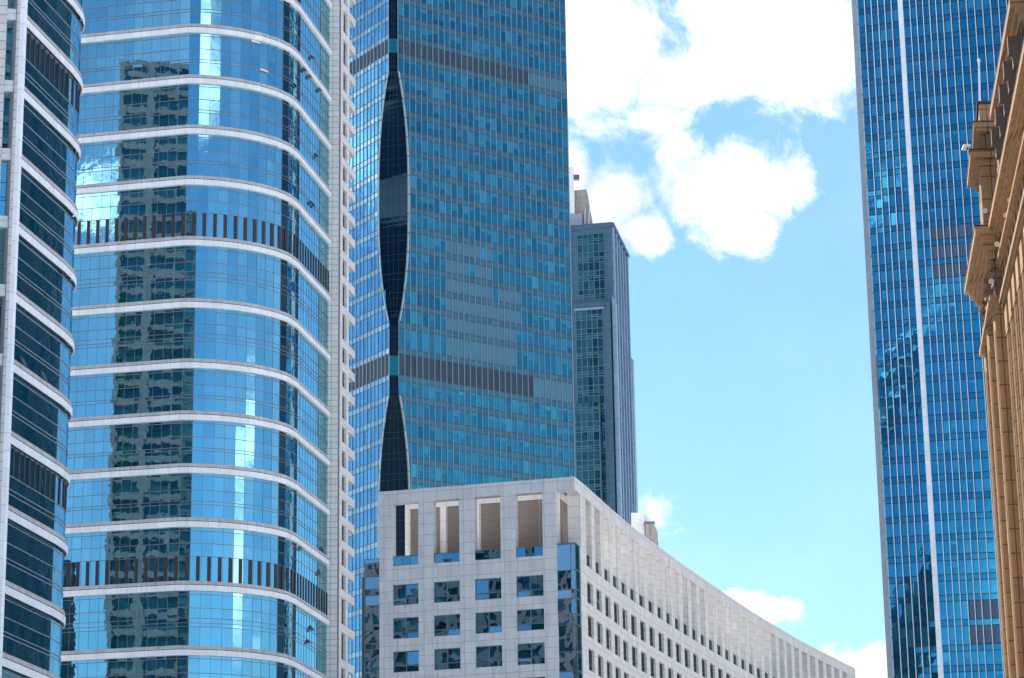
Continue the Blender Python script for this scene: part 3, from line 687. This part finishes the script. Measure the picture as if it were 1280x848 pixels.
# ================================================================== pale stone building with the roof colonnade
def low_building():
    root = thing('stone_building', (0, 300, 0), 'pale stone office block with square windows and a curved rooftop colonnade sweeping to the right', 'building')
    az = R(105.9); t = Vector((math.sin(az), math.cos(az))); C0 = Vector((-15.46, 299.6))
    F = Path([tuple(C0), tuple(C0+t*23.1)]); corner = C0+t*23.1
    zT, zB = 70.41, 68.92; sill = 61.66; rail = 62.75
    piers = [(0, 1.62), (4.66, 6.46), (9.54, 11.32), (14.39, 16.14), (19.30, 20.92)]
    openings = [(1.62, 4.66), (6.46, 9.54), (11.32, 14.39), (16.14, 19.30)]
    dep = 1.15
    for a, b in piers:
        m = MB(); seg_box(m, F, a, b, -dep, 0, 0, zB); m.build('pier', M['low_stone'], root)
    m = MB(); seg_box(m, F, 0, 23.1, -dep, 0.003, zB+.001, zT); m.build('roof_beam', M['low_stone'], root)
    heads = [59.5-3.805*i for i in range(15)]; wh = 2.37
    sp = [(sill, heads[0])]+[(heads[i]-wh, heads[i+1]) for i in range(14)]+[(heads[14]-wh, 0)]
    for ai, (a, b) in enumerate(openings):
        for k, (z1, z0) in enumerate(sp):
            m = MB(); seg_box(m, F, a, b, -dep, -.06, z0, z1); m.build('spandrel', M['low_stone'], root)
        for k, hz in enumerate(heads):
            g = MB(); w = (b-a)/2
            for j in range(2):
                pane(g, F, a+j*w, a+(j+1)*w, hz-wh+.75, hz, -.24, (random.uniform(0, .05), random.random(), 0), .02)
                pane(g, F, a+j*w, a+(j+1)*w, hz-wh, hz-wh+.75, -.24, (random.uniform(0, .05), random.random(), 0), .02)
            o = g.build('window', M['low_glass'], root)
            f = MB(); seg_box(f, F, a+w-.05, a+w+.05, -.24, -.17, hz-wh, hz); seg_box(f, F, a, b, -.24, -.18, hz-wh+.70, hz-wh+.78)
            seg_box(f, F, a, b, -.24, -.16, hz-.08, hz); seg_box(f, F, a, b, -.24, -.16, hz-wh, hz-wh+.07); seg_box(f, F, a, a+.07, -.24, -.16, hz-wh, hz); seg_box(f, F, b-.07, b, -.24, -.16, hz-wh, hz)
            f.build('frame', M['rail_frame'], o)
        g = MB()
        for j in range(3): pane(g, F, a+j*(b-a)/3, a+(j+1)*(b-a)/3, sill, rail, -.22, (random.uniform(0, .1), random.random(), 0), .025)
        o = g.build('glass_rail', M['low_glass'], root)
        f = MB(); seg_box(f, F, a, b, -.3, -.14, rail, rail+.07); seg_box(f, F, a, b, -.26, -.18, sill, sill+.06); f.build('top_rail', M['rail_frame'], o)
    # left glass strip
    S = Path([tuple(C0-t*1.95), tuple(C0)])
    zz = 62.77; g = MB(); f = MB(); hts = []; z = zz; seq = [2.2, 1.6, .75, 1.3, .9]; i = 0
    while z > 0:
        z1 = z; z -= seq[i % 5]*.92; i += 1
        pane(g, S, 0, 1.93, max(z, 0), z1, -.5, (random.uniform(0, .1), random.random(), 0), .03); seg_box(f, S, 0, 1.93, -.5, -.44, z1-.06, z1+.02)
    seg_box(f, S, 0, .08, -.5, -.42, 0, zz)
    o = g.build('corner_glazing', M['corner_glass'], root); f.build('frame', M['rail_frame'], o)
    b = MB(); seg_box(b, S, 0, 1.9, -6, -.75, 0, zz-.1); b.build('glazing_back', M['core'], o)
    # right glass corner box
    rt = Vector((math.sin(R(14.8)), math.cos(R(14.8))))
    G1 = Path([tuple(C0+t*20.92), tuple(corner-t*.02)]); G2 = Path([tuple(corner-t*.02), tuple(corner-t*.02+rt*1.9)])
    g = MB(); g2 = MB(); f = MB(); z = zz; i = 0
    while z > 0:
        z1 = z; z -= seq[i % 5]*1.35; i += 1; z0 = max(z, 0)
        pane(g, G1, 0, 1.55, z0, z1, 0, (random.uniform(0, .1), random.random(), 0), .03); pane(g, G1, 1.55, G1.L, z0, z1, 0, (random.uniform(.2, .35), random.random(), 0), .03)
        pane(g2, G2, 0, 1.9, z0, z1, 0, (0, .8, 0), .008)
        seg_box(f, G1, 0, G1.L, 0, .05, z1-.05, z1+.02); seg_box(f, G2, 0, 1.9, 0, .05, z1-.05, z1+.02)
    o = g.build('corner_glazing', M['corner_glass'], root); g2.build('side_pane', M['glass_curve'], o)
    seg_box(f, G1, G1.L-.06, G1.L, -.02, .06, 0, zz); f.build('frame', M['rail_frame'], o)
    f = MB(); f.hexa(G1.at(0, 0), G1.at(G1.L, 0), G2.at(1.9, 0), G2.at(1.9, 0)-t*2.1, zz, zz+.12); f.build('cap', M['rail_frame'], o)
    f = MB(); f.hexa(G1.at(0, -.25), G1.at(G1.L-.3, -.25), G2.at(1.9, -.3), G2.at(1.9, 0)-t*2.1, 0, zz-.02); f.build('glazing_back', M['core'], o)

    # curved side
    pts = [tuple(corner), (8.13, 297.92), (9.44, 302.83), (10.60, 307.2), (13.15, 316.61), (14.75, 322.0), (17.78, 331.65), (21.2, 342.5), (25.31, 354.93), (29.45, 367.3), (33.8, 379.9), (38.45, 392.7), (43.2, 405.3), (48.3, 417.6), (54.95, 433.1)]
    S = Path(pts); L = S.L
    nb = 32; u0 = 4.55; bay = (L-3.2-u0)/nb; cw = 1.75     # first column starts at u0
    us = [u0*0+i*1.0 for i in range(0)]
    def along(a, b, st=2.2):
        n = max(1, int((b-a)/st)); return [a+(b-a)*i/n for i in range(n+1)]
    m = MB(); strip(m, S, along(0, L), -1.4, 0.0, zB, zT); m.build('roof_beam', M['low_side'], root)
    m = MB(); seg_box(m, S, 1.9, u0-.001, -1.75, .0, 0, zz-.01); m.build('corner_pier', M['low_side'], root)
    m = MB(); seg_box(m, S, 2.25, u0-.001, -1.5, -.02, zz, zB); m.build('column', M['low_side'], root)
    hs = [59.35-3.805*i for i in range(15)]; wh2 = 2.45
    for i in range(nb):
        a = u0+i*bay; b = a+bay-cw; c = a+bay
        m = MB(); seg_box(m, S, b, c, -1.15, .0, sill-.9, zB-.001); m.build('column', M['low_side'], root)
        m = MB(); seg_box(m, S, a, b, -.45, -.3, sill-.55, rail-.15, (.1, .1, .1)); o = m.build('glass_rail', M['low_dark'], root)
        m = MB(); seg_box(m, S, a, b, -1.1, -.28, rail-.15, rail-.05); m.build('top_rail', M['rail_frame'], o)
        for k, hz in enumerate(hs):
            if k > 6: break
            g = MB(); pane(g, S, a+.12, b+.1, hz-wh2, hz, -.3, (.0, random.random(), 0), .01); o = g.build('window', M['low_dark'], root)
            if k < 4:
                f = MB(); seg_box(f, S, (a+b)/2, (a+b)/2+.07, -.3, -.24, hz-wh2, hz); seg_box(f, S, a+.12, b+.1, -.3, -.25, hz-wh2+.7, hz-wh2+.77); f.build('frame', M['mull'], o)
            if k == 0 and i == 1:
                f = MB(); A_ = S.at(a+.3, -.5); B_ = S.at(a+1.5, -.5); C_ = S.at(a+1.5, .25); D_ = S.at(a+.3, .25)
                f.poly(((D_.x, D_.y, hz-1.9), (C_.x, C_.y, hz-1.9), (B_.x, B_.y, hz-.5), (A_.x, A_.y, hz-.5))); f.build('open_sash', M['glass_curve'], o)
    # wall bands between window rows, window piers
    prev = sill-.55
    for k, hz in enumerate(hs):
        m = MB(); strip(m, S, along(1.95, L), -.8, .012, hz, prev); m.build('wall_band', M['low_side'], root); prev = hz-wh2
    m = MB(); strip(m, S, along(1.95, L), -.8, .012, 0, prev); m.build('wall_band', M['low_side'], root)
    m = MB()
    for i in range(nb):
        a = u0+i*bay; b = a+bay-cw; c = a+bay
        seg_box(m, S, b+.1, c+.12, -.8, .0, hs[-1]-wh2, hs[0])
    m.build('window_piers', M['low_side'], root)
    m = MB(); seg_box(m, S, L-3.3, L, -1.2, .0, 0, zB-.001); m.build('end_pier', M['low_side'], root)
    # deck, inner body
    back = [S.at(u, -1.0) for u in along(2, L, 8)]; bl = [S.at(u, -26) for u in along(2, L, 8)]
    m = MB()
    for (p, q), (p2, q2) in zip(zip(back, back[1:]), zip(bl, bl[1:])): m.poly(((p.x, p.y, sill-.5), (q.x, q.y, sill-.5), (q2.x, q2.y, sill-.5), (p2.x, p2.y, sill-.5))[::-1]); m.poly(((q2.x, q2.y, 0), (p2.x, p2.y, 0), (p2.x, p2.y, sill-.5), (q2.x, q2.y, sill-.5)))
    i0, i1 = F.at(0.1, -.9), F.at(22.9, -.9)
    m.poly(((i0.x, i0.y, sill-.4), (i1.x, i1.y, sill-.4), (back[0].x, back[0].y, sill-.4), (bl[0].x, bl[0].y, sill-.4), (i0.x+3, i0.y+22, sill-.4)))
    m.build('roof_deck', M['roof'], root)
    m = MB(); a, b = F.at(.2, -.9), F.at(20.9, -.9)
    m.hexa(a, b, b+Vector((3.5, 13)), a+Vector((3.5, 16)), 0, sill-.45)
    inn = [S.at(u, -.9) for u in along(2, L, 8)]; inb = [S.at(u, -25) for u in along(2, L, 8)]
    for (p, q) in zip(inn, inn[1:]): m.poly(((p.x, p.y, 0), (q.x, q.y, 0), (q.x, q.y, sill-.6), (p.x, p.y, sill-.6)))
    m.build('inner_wall', M['core'], root)
    # penthouse with brown louvres
    pu = 3.65; n = Vector((t.y, -t.x)); q0 = C0+t*1.95-n*3.6; q1 = C0+t*20.3-n*3.6; rt2 = Vector((math.sin(R(16)), math.cos(R(16))))
    PF = Path([tuple(q0), tuple(q1)]); PS = Path([tuple(q1), tuple(q1+rt2*8)])
    zp = 69.75
    m = MB(); m.hexa(q0-n*.02, q1-n*.02, q1+rt2*8, q0+rt2*8, sill-.5, zp-.5); ph = m.build('penthouse_wall', M['pent_white'], root)
    m = MB(); seg_box(m, PF, -.0, PF.L, -.4, .12, zp-.85, zp); seg_box(m, PS, 0.0, 8, -.4, .12, zp-.85, zp); m.build('parapet', M['pent_white'], ph)
    def louv(P_, a, b): 
        m = MB(); seg_box(m, P_, a, b, -.0, .05, sill-.4, zp-.85); m.build('louvre_panel', M['slat'], ph)
    for a, b in ((.7, 4.15), (5.1, 8.25), (9.1, 16.0), (16.08, 18.2)): louv(PF, a, b)
    for i in range(2): louv(PS, .5+i*4.2, (3.9, 7.9)[i])
    for (ua, ub) in ((16, 46), (46, 76), (76, 106), (106, 142)):  # unseen blocks added to shape the sun reaching the deck behind the columns
        m = MB()
        for w0 in range(ua, ub, 6): seg_box(m, S, w0, w0+6, -9, -3.6, sill-.5, sill+3.2)
        m.build('deck_sun_block', M['pent_white'], root)
    for u in (.02, 4.35, 8.35): 
        m = MB(); seg_box(m, PF, u, u+.6, .0, .2, sill-.4, zp-.86); m.build('penthouse_post', M['pent_white'], ph)
    for i in range(1):
        m = MB(); seg_box(m, PS, 4.05+i*4.2, 4.5+i*4.2, .0, .2, sill-.4, zp-.86); m.build('penthouse_post', M['pent_white'], ph)
    # rooftop blocks further back along the wing
    m = MB(); m.hexa((15.6, 351.6), (17.35, 351.6), (18.4, 356), (16, 356), 61, 78.9); m.build('white_roof_block', M['white_paint'], root)
    m = MB(); a = 17.42
    lo = [(a, 350.9, 61), (19.4, 350.9, 61), (20.2, 356, 61), (a+.7, 356, 61)]; hi = [(a, 350.9, 77.2), (18.55, 350.9, 77.2), (19.3, 356, 77.2), (a+.7, 356, 77.2)]
    m.poly(lo[::-1]); m.poly(hi)
    for i in range(4): j = (i+1) % 4; m.poly((lo[i], lo[j], hi[j], hi[i]))
    for (x, y, h_) in ((15.0, 347, 3.4), (16.1, 352, 2.6)):
        q = MB(); q.tube((x, y, 72.5), (x, y, 75.2+h_), .06, .03, 8); q.build('lightning_rod', M['rail_frame'], root)
    o = m.build('grey_roof_block', M['beige'], root); c = MB(); c.box(17.3, 18.7, 350.7, 356.1, 77.2, 77.5); c.build('cap', M['rail_frame'], o)
low_building()

# ================================================================== slate tower behind
def grey_tower():
    root = thing('slate_tower', (18, 665, 0), 'slate-blue clad tower with gridded windows and ribbed flank, between the notched skyscraper and the sky', 'tower')
    az = R(102); t = Vector((math.sin(az), math.cos(az))); C = Vector((25.77, 649.49)); n = Vector((t.y, -t.x))
    s = Vector((math.sin(R(10.5)), math.cos(R(10.5))))
    zT = 219.72
    A = C-t*18
    F = Path([tuple(A), tuple(C)]); Sd = Path([tuple(C), tuple(C+s*26.5)])
    m = MB(); m.hexa(A, C, C+s*26.5, A+s*26.5, 0, zT); m.build('cladding', M['grey_panel'], root)
    m = MB(); m.hexa(A-n*0+n*.12, C+n*.12+t*.25, C+s*27+t*.5, A+s*27, zT-.9, zT+.25); m.build('roof_cornice', M['grey_panel'], root)
    def grid(P_, u0, u1, z1, z0, nc, d, name='window_bay', fl=4.05):
        g = MB(); f = MB(); w = (u1-u0)/nc; z = z1; k = 0
        while z > z0+.2:
            hgt = (1.35, .55, .75, 2.3)[k % 4] if k else 1.2
            zb = max(z-hgt, z0); k += 1
            for i in range(nc): pane(g, P_, u0+i*w, u0+(i+1)*w, zb, z, d, (random.uniform(.25, .7) if hgt < 2 else random.uniform(0, .25), random.random(), 0), .012)
            seg_box(f, P_, u0, u1, d, d+.1, zb-.07, zb+.07); z = zb
        for i in range(nc+1): seg_box(f, P_, u0+i*w-.08, u0+i*w+.08, d, d+.14, z0, z1)
        o = g.build(name, M['grey_glass'], root); f.build('frame', M['grey_frame'], o); return o
    LF = F.L
    grid(F, LF-8.9, LF-1.95, 217.1, 199.6, 5, .03)
    # lower volume one step forward
    A2 = A+n*1.6; C2 = C+n*1.6-t*.55; F2 = Path([tuple(A2), tuple(C2)])
    m = MB(); m.hexa(A2, C2, C2-n*1.55, A2-n*1.55, 0, 198.3); m.build('lower_cladding', M['grey_panel'], root)
    grid(F2, F2.L-8.9, F2.L-1.95, 196.4, 100, 5, .03)
    m = MB(); seg_box(m, F2, F2.L-9.2, F2.L-1.6, 0, .5, 196.5, 197.0); m.build('window_hood', M['grey_rib'], root)
    # projecting glazed bay low down
    B0 = A2+t*(F2.L-9.3)+n*1.5; B1 = B0+t*6.1
    m = MB(); m.hexa(B0+t*.1-n*.1, B1-t*.1-n*.1, B1-t*.1-n*1.45, B0+t*.1-n*1.45, 0, 171.6); m.build('bay_body', M['core'], root)
    PB = Path([tuple(B0), tuple(B1)]); grid(PB, 0, 6.1, 171.9, 100, 4, .02, 'projecting_bay'); PB2 = Path([tuple(B1), tuple(B1-n*1.4)]); grid(PB2, 0, 1.4, 171.9, 100, 1, .02, 'projecting_bay')
    # ribbed flank
    for i, (a, b) in enumerate(((.3, 1.6), (5.2, 6.4), (10.3, 11.3), (15.2, 16.2), (20.0, 21.0), (25.0, 26.4))):
        m = MB(); seg_box(m, Sd, a, b, 0, .55, 0, zT-1.0); m.build('rib', M['grey_rib'], root)
    for i in range(5):
        m = MB(); seg_box(m, Sd, 2.6+i*4.9, 3.7+i*4.9, 0, .12, 0, zT-3); m.build('flank_window_strip', M['grey_rib_dark'], root)
    m = MB(); seg_box(m, Sd, -.3, 27.2, -.2, .75, zT-.9, zT); m.build('flank_cornice', M['grey_panel'], root)
    # corner prow and far buttress
    for (u, z, w) in ((-1.0, 198.0, 2.2), (27.0, 190.5, 3.0)):
        P2 = Path([tuple(C+s*u), tuple(C+s*(u+w))])
        m = MB(); seg_box(m, P2, 0, w, -.2, .75, 0, z); o = m.build('buttress', M['grey_rib'], root)
        m = MB(); a = P2.at(0, 1.05); b = P2.at(w, 1.05); c = P2.at(w, -.2); d = P2.at(0, -.2)
        lo = [(*a, z), (*b, z), (*c, z), (*d, z)]; m.poly(lo[::-1]); 
        m.poly((lo[0], lo[1], (*c, z+2.2), (*d, z+2.2))); m.poly((lo[0], (*d, z+2.2), lo[3])); m.poly((lo[1], lo[2], (*c, z+2.2)))
        m.build('sloping_cap', M['grey_rib'], o)
    # rooftop structures
    m = MB(); lo = [(15.9, 652.6, 219.7), (21.0, 651.6, 219.7), (21.5, 655, 219.7), (16.5, 656, 219.7)]; hi = [(16.4, 652.9, 229.9), (19.7, 652.3, 229.9), (20.1, 655, 229.9), (16.8, 656, 229.9)]
    m.poly(lo[::-1]); m.poly(hi)
    for i in range(4): j = (i+1) % 4; m.poly((lo[i], lo[j], hi[j], hi[i]))
    m.build('tapered_roof_housing', M['beige'], root)
    m = MB(); m.box(15.4, 18.4, 650.9, 652.2, 219.9, 222.9); m.build('roof_cabinet', M['clad_lilac'], root)
    for x, zt_ in ((19.0, 224.6), (20.1, 224.8)):
        m = MB(); m.tube((x, 651.6, 219.8), (x+.35, 651.9, zt_), .26, .2); m.build('vent_pipe', M['pipe'], root)
    m = MB(); m.hexa((13.2, 653), (16.6, 652.2), (16.6, 653.0), (13.2, 653.9), 219.7, 236.2); o = m.build('white_mast_wall', M['white_paint'], root)
    m = MB(); m.box(16.5, 18.0, 652.0, 653.2, 232.6, 233.9); m.build('camera_box', M['rail_frame'], o)
grey_tower()

# ================================================================== brown classical building on the right
def brown_building():
    root = thing('sandstone_building', (27, 110, 0), 'golden brown stone building with heavy classical cornices and pilasters at the right edge', 'building')
    t6 = Vector((math.sin(R(6)), math.cos(R(6))))
    # N wing front plane passes through (22.2,116); travel towards the camera so the outward side is the street (left)
    def NP(off0=0): a = Vector((22.42, 116))+t6*1.9; b = Vector((22.42, 116))-t6*56; return Path([tuple(a), tuple(b)])
    N = NP(); L = N.L
    # body (wall plane set 0.35 m behind the pilaster fronts)
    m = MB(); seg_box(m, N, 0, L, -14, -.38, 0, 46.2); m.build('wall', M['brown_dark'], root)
    # pilasters (outward positive is the street side)
    for i in range(14):
        u = .6+i*2.35
        m = MB(); seg_box(m, N, u, u+1.0, -.45, 0, 0, 37.1); o = m.build('pilaster', M['brown'], root)
        m = MB(); seg_box(m, N, u+.2, u+.3, 0, .05, 0, 35.5); seg_box(m, N, u+.45, u+.55, 0, .05, 0, 35.5); seg_box(m, N, u+.7, u+.8, 0, .05, 0, 35.5); m.build('fluting', M['brown'], o)
        m = MB(); seg_box(m, N, u-.1, u+1.1, -.4, .06, 35.6, 36.9); m.build('capital', M['brown'], o)
        m = MB(); seg_box(m, N, u+1.25, u+2.2, -.5, -.36, 8, 34.5); m.build('tall_window', M['win_dark'], root)
    def course(P_, u0, u1, d0, d1, z0, z1, name='string_course', mat='brown'):
        m = MB(); seg_box(m, P_, u0, u1, d0, d1, z0, z1); return m.build(name, M[mat], root)
    course(N, 0, L, -.5, .10, 37.10, 37.32); course(N, 0, L, -.5, .22, 37.33, 37.55)
    course(N, 0, L, -.5, -.02, 37.56, 38.95, 'frieze'); 
    # attic slots between the two string courses
    for i in range(22):
        m = MB(); seg_box(m, N, .5+i*1.55, 1.25+i*1.55, -.3, -.012, 37.65, 38.85); m.build('attic_slot', M['win_dark'], root)
    course(N, 0, L, -.5, .12, 38.98, 39.12); course(N, 0, L, -.5, .24, 39.13, 39.32)
    course(N, 0, L, -.5, -.05, 39.33, 40.3, 'frieze')
    for i in range(22):
        m = MB(); seg_box(m, N, .5+i*1.55, 1.2+i*1.55, -.3, -.035, 39.4, 40.1); m.build('attic_slot', M['win_dark'], root)
    # main cornice: three stepped mouldings
    for d, z0, z1 in ((.14, 40.3, 40.6), (.27, 40.6, 40.92), (.47, 40.92, 41.2)): course(N, 0, L, -.5, d, z0+.002, z1, 'cornice_moulding')
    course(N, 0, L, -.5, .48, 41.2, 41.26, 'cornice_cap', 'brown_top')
    # upper wall, carved brackets, top cornice of the attic (starts 4 m before the pavilion)
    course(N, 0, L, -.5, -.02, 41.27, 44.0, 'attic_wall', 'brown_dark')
    for i in range(5):
        u = 4.9+i*2.7
        m = MB(); seg_box(m, N, u, u+.5, -.1, .34, 42.6, 43.95); seg_box(m, N, u+.06, u+.44, .3, .5, 43.2, 43.95); seg_box(m, N, u+.05, u+.45, -.1, .22, 42.1, 42.6); m.build('carved_bracket', M['carving'], root)
        m = MB(); seg_box(m, N, u+1.0, u+2.2, -.3, -.01, 41.5, 43.8); m.build('attic_window', M['win_dark'], root)
    for d, z0, z1 in ((.12, 44.0, 44.3), (.26, 44.3, 44.65), (.45, 44.65, 45.0)): course(N, 4.6, 17.6, -.5, d, z0+.002, z1, 'top_cornice_moulding')
    course(N, 4.6, 17.6, -.5, .46, 45.0, 45.07, 'top_cornice_cap', 'brown_top')
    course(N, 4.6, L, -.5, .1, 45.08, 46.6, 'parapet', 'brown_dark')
    # pavilion P
    Pp = [Vector((21.86, 118.25)), Vector((23.3, 127.5))]
    tp = (Pp[1]-Pp[0]).normalized(); PP = Path([tuple(Pp[1]), tuple(Pp[0])]); LP = PP.L
    def prism(name, x0, y0, x1, y1, z0, z1, mat='brown'):
        m = MB(); m.box(x0, x1, y0, y1, z0, z1); return m.build(name, M[mat], root)
    m = MB(); m.hexa((22.62, 118.6), (34, 118.6), (34, 127.2), (23.9, 127.2), 0, 41.15); m.build('pavilion_wall', M['brown'], root)
    for (x, y, w) in ((22.25, 118.3, .44), (22.55, 121.8, .42), (23.0, 125.4, .42)):
        m = MB(); m.box(x, x+1.3, y, y+.62, 0, 37.2); o = m.build('pavilion_pilaster', M['brown'], root)
        m = MB(); m.tube((x+.02, y+.16, 0), (x+.02, y+.16, 36.2), .07, .07, 8); m.build('sunlit_edge_bead', M['sunlit_edge'], o)  # thin tube added as the painted sunlit edge
        m = MB(); m.box(x-.02, x+1.35, y-.03, y+.68, 37.22, 37.4); m.build('capital', M['brown'], o)
        m = MB(); m.box(x+.12, x+1.3, y+.05, y+.6, 37.96, 39.6); m.build('pedestal', M['brown_dark'], o)
        m = MB(); m.box(x+.02, x+1.3, y-.04, y+.6, 38.35, 38.5); m.box(x+.02, x+1.3, y-.04, y+.6, 38.8, 38.98); m.box(x-.04, x+1.35, y-.08, y+.66, 39.2, 39.4); m.build('pedestal_moulding', M['brown_dark'], o)
    def ring(name, d, z0, z1, mat='brown', dn=.0, far=(22.91, 127.4)):
        if z0 > 41.175: far = (22.42, 122.0)
        # cornice ring round the pavilion: street side and near side
        a = Vector(far)+Vector((-d, d)); b = Pp[0]+Vector((-d, -d-dn)); 
        m = MB(); m.hexa((b.x, b.y), (34, b.y), (34, a.y), (a.x, a.y), z0, z1); return m.build(name, M[mat], root)
    ring('string_course', -.12, 37.42, 37.66); ring('string_course', -.22, 37.66, 37.95)
    for d, z0, z1 in ((-.22, 39.7, 40.05), (-.06, 40.05, 40.4), (.10, 40.4, 40.75), (.34, 40.75, 41.1)): ring('cornice_moulding', d, z0+.002, z1)
    ring('cornice_cap', .36, 41.1, 41.17, 'brown_top')
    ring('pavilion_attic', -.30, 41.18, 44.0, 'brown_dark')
    for (x, y) in ((22.0, 118.3), (22.55, 121.5)):
        m = MB(); m.box(x, x+.9, y, y+.5, 41.18, 43.9); m.build('attic_pilaster', M['brown'], root)
    for d, z0, z1 in ((-.12, 43.9, 44.2), (.02, 44.2, 44.5), (.34, 44.5, 44.85)): ring('upper_cornice_moulding', d, z0+.002, z1)
    ring('upper_cornice_cap', .36, 44.85, 44.92, 'brown_top')
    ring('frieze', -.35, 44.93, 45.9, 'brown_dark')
    for d, z0, z1 in ((-.1, 45.9, 46.12), (.04, 46.12, 46.35)): ring('crown_moulding', d, z0, z1-.002)
    ring('crown_cap', .06, 46.35, 46.42, 'brown_top')
    m = MB(); m.hexa((22.15, 118.35), (34, 118.35), (34, 121.9), (22.68, 121.9), 46.43, 47.3); m.build('parapet', M['brown'], root)
    m = MB(); m.hexa((22.05, 118.25), (34, 118.25), (34, 122), (22.6, 122), 47.3, 47.42); m.build('parapet_cap', M['brown_top'], root)
    # flagpole
    m = MB(); m.tube((22.33, 119.0, 47.42), (22.42, 119.0, 49.72), .055, .045, 12)
    fp = thing('flag_pole', (22.33, 119, 47.42), 'short white pole standing on the parapet of the brown stone building', 'pole'); m.build('shaft', M['pier_white'], fp)
    m = MB(); m.tube((22.42, 119, 49.72), (22.42, 119, 49.86), .09, .05, 10); m.build('finial', M['white_paint'], fp)
    # floodlights on ledges
    spots = [((21.42, 118.0, 44.95), 'flat white floodlight on the upper cornice corner of the brown building', 1), ((22.05, 118.1, 41.75), 'dark round floodlight on the pavilion attic just above the lower cornice', 0),
             ((22.08, 115.9, 39.4), 'pale round lamp beside the pedestal of the corner pilaster', 0), ((22.1, 118.05, 38.3), 'pale lamp low on the corner pedestal, above the capital', 0),
             ((21.75, 111.6, 39.33), 'small round lamp on the upper string course, nearest the pavilion corner', 0), ((21.56, 109.6, 39.33), 'small round lamp on the upper string course, second from the pavilion corner', 0), ((21.55, 107.8, 41.28), 'small round lamp above the big cornice of the brown building', 0)]
    for (p, lab, flat) in spots:
        th = thing('floodlight', p, lab, 'floodlight', 'floodlights on the brown building'); x, y, z = p
        if flat:
            m = MB(); m.box(x-.22, x+.12, y-.3, y+.3, z+.03, z+.12); m.build('lamp_head', M['white_paint'], th); m = MB(); m.tube((x, y, z-.05), (x, y, z+.04), .05, .05, 8); m.build('bracket', M['lamp_dark'], th)
        else:
            m = MB(); m.tube((x, y-.14, z+.12), (x, y+.05, z+.16), .13, .08, 12); m.build('lamp_head', M['lamp'], th); m = MB(); m.tube((x, y, z-.03), (x, y, z+.1), .03, .03, 8); m.build('bracket', M['lamp_dark'], th)
brown_building()

# ================================================================== neighbours outside the frame, seen only as reflections
def neighbour(name, label, corners, h, piers, floor, gm, sm, pw=1.3, cat='tower', wn=2):
    c = [Vector(q) for q in corners]; ctr = sum(c, Vector((0, 0)))/len(c)
    root = thing(name, (ctr.x, ctr.y, 0), label, cat)
    for a, b in zip(c, c[1:]+[c[0]]):
        P_ = Path([tuple(a), tuple(b)]); L = P_.L; n = max(2, int(round(L/piers))); w = L/n
        g = MB(); s = MB(); z = 0
        while z < h-1:
            z1 = min(z+floor, h)
            for i in range(n): pane(g, P_, i*w, (i+1)*w, z, z1-floor*.3, -.5, (rnd_blind(), random.random(), 0), .004)
            z = z1
        g.build('window_wall', gm, root)
        z = 0; k = 0
        while z < h:
            z1 = min(z+floor, h)
            seg_box(s, P_, 0, L, -.6, -.15 if k % 2 else -.02, z1-floor*.3, z1); z = z1; k += 1
        for i in range(n+1): seg_box(s, P_, max(0, i*w-pw/2), min(L, i*w+pw/2), -.6, .1, 0, h)
        s.build('pier_grid', sm, root)
    m = MB(); m.poly([(q.x, q.y, h) for q in c]); m.build('roof', M['roof'], root)
    return root
mt = neighbour('mirrored_tower', 'dark grey stone tower beyond the left edge, seen mirrored in the curved glass tower', [(-128.2, 296.8), (-138.7, 279.8), (-122.7, 269.9), (-112.2, 286.9)], 213, 5.6, 3.9, M['off_glass'], M['off_stone'], 1.7)
m = MB(); m.hexa((-121.9, 269.3), (-109.0, 261.3), (-98.6, 278.3), (-111.9, 286.6), 0, 208); m.build('service_core', M['off_dark'], mt)
neighbour('mirrored_block', 'lower dark glass block beyond the left edge, mirrored low in the curved glass tower', [(-172, 318), (-160, 290), (-134, 300), (-145, 328)][::-1], 107, 7, 4, M['glass_slot'], M['off_dark'], .8)
neighbour('side_tower', 'dark office tower beyond the right edge, mirrored in the banded tower on the left', [(116.5, 524), (160, 524), (176, 590), (131, 590)], 300, 2.6, 3.6, M['off_glass'], M['off_dark'], 1.0)
neighbour('street_tower', 'dark glass tower left of the street, mirrored in the stone building windows', [(-165, 112), (-88, 100), (-80, 128), (-157, 145)], 98, 4, 3.8, M['off_glass'], M['off_stone'], 1.4)
neighbour('slim_tower', 'slim dark tower beyond the left edge, mirrored low in the finned blue tower', [(-56, 128), (-33, 128), (-33, 150), (-56, 150)], 222, 4, 3.8, M['off_glass'], M['off_dark'], 1.2)
sc.render.engine = 'CYCLES'
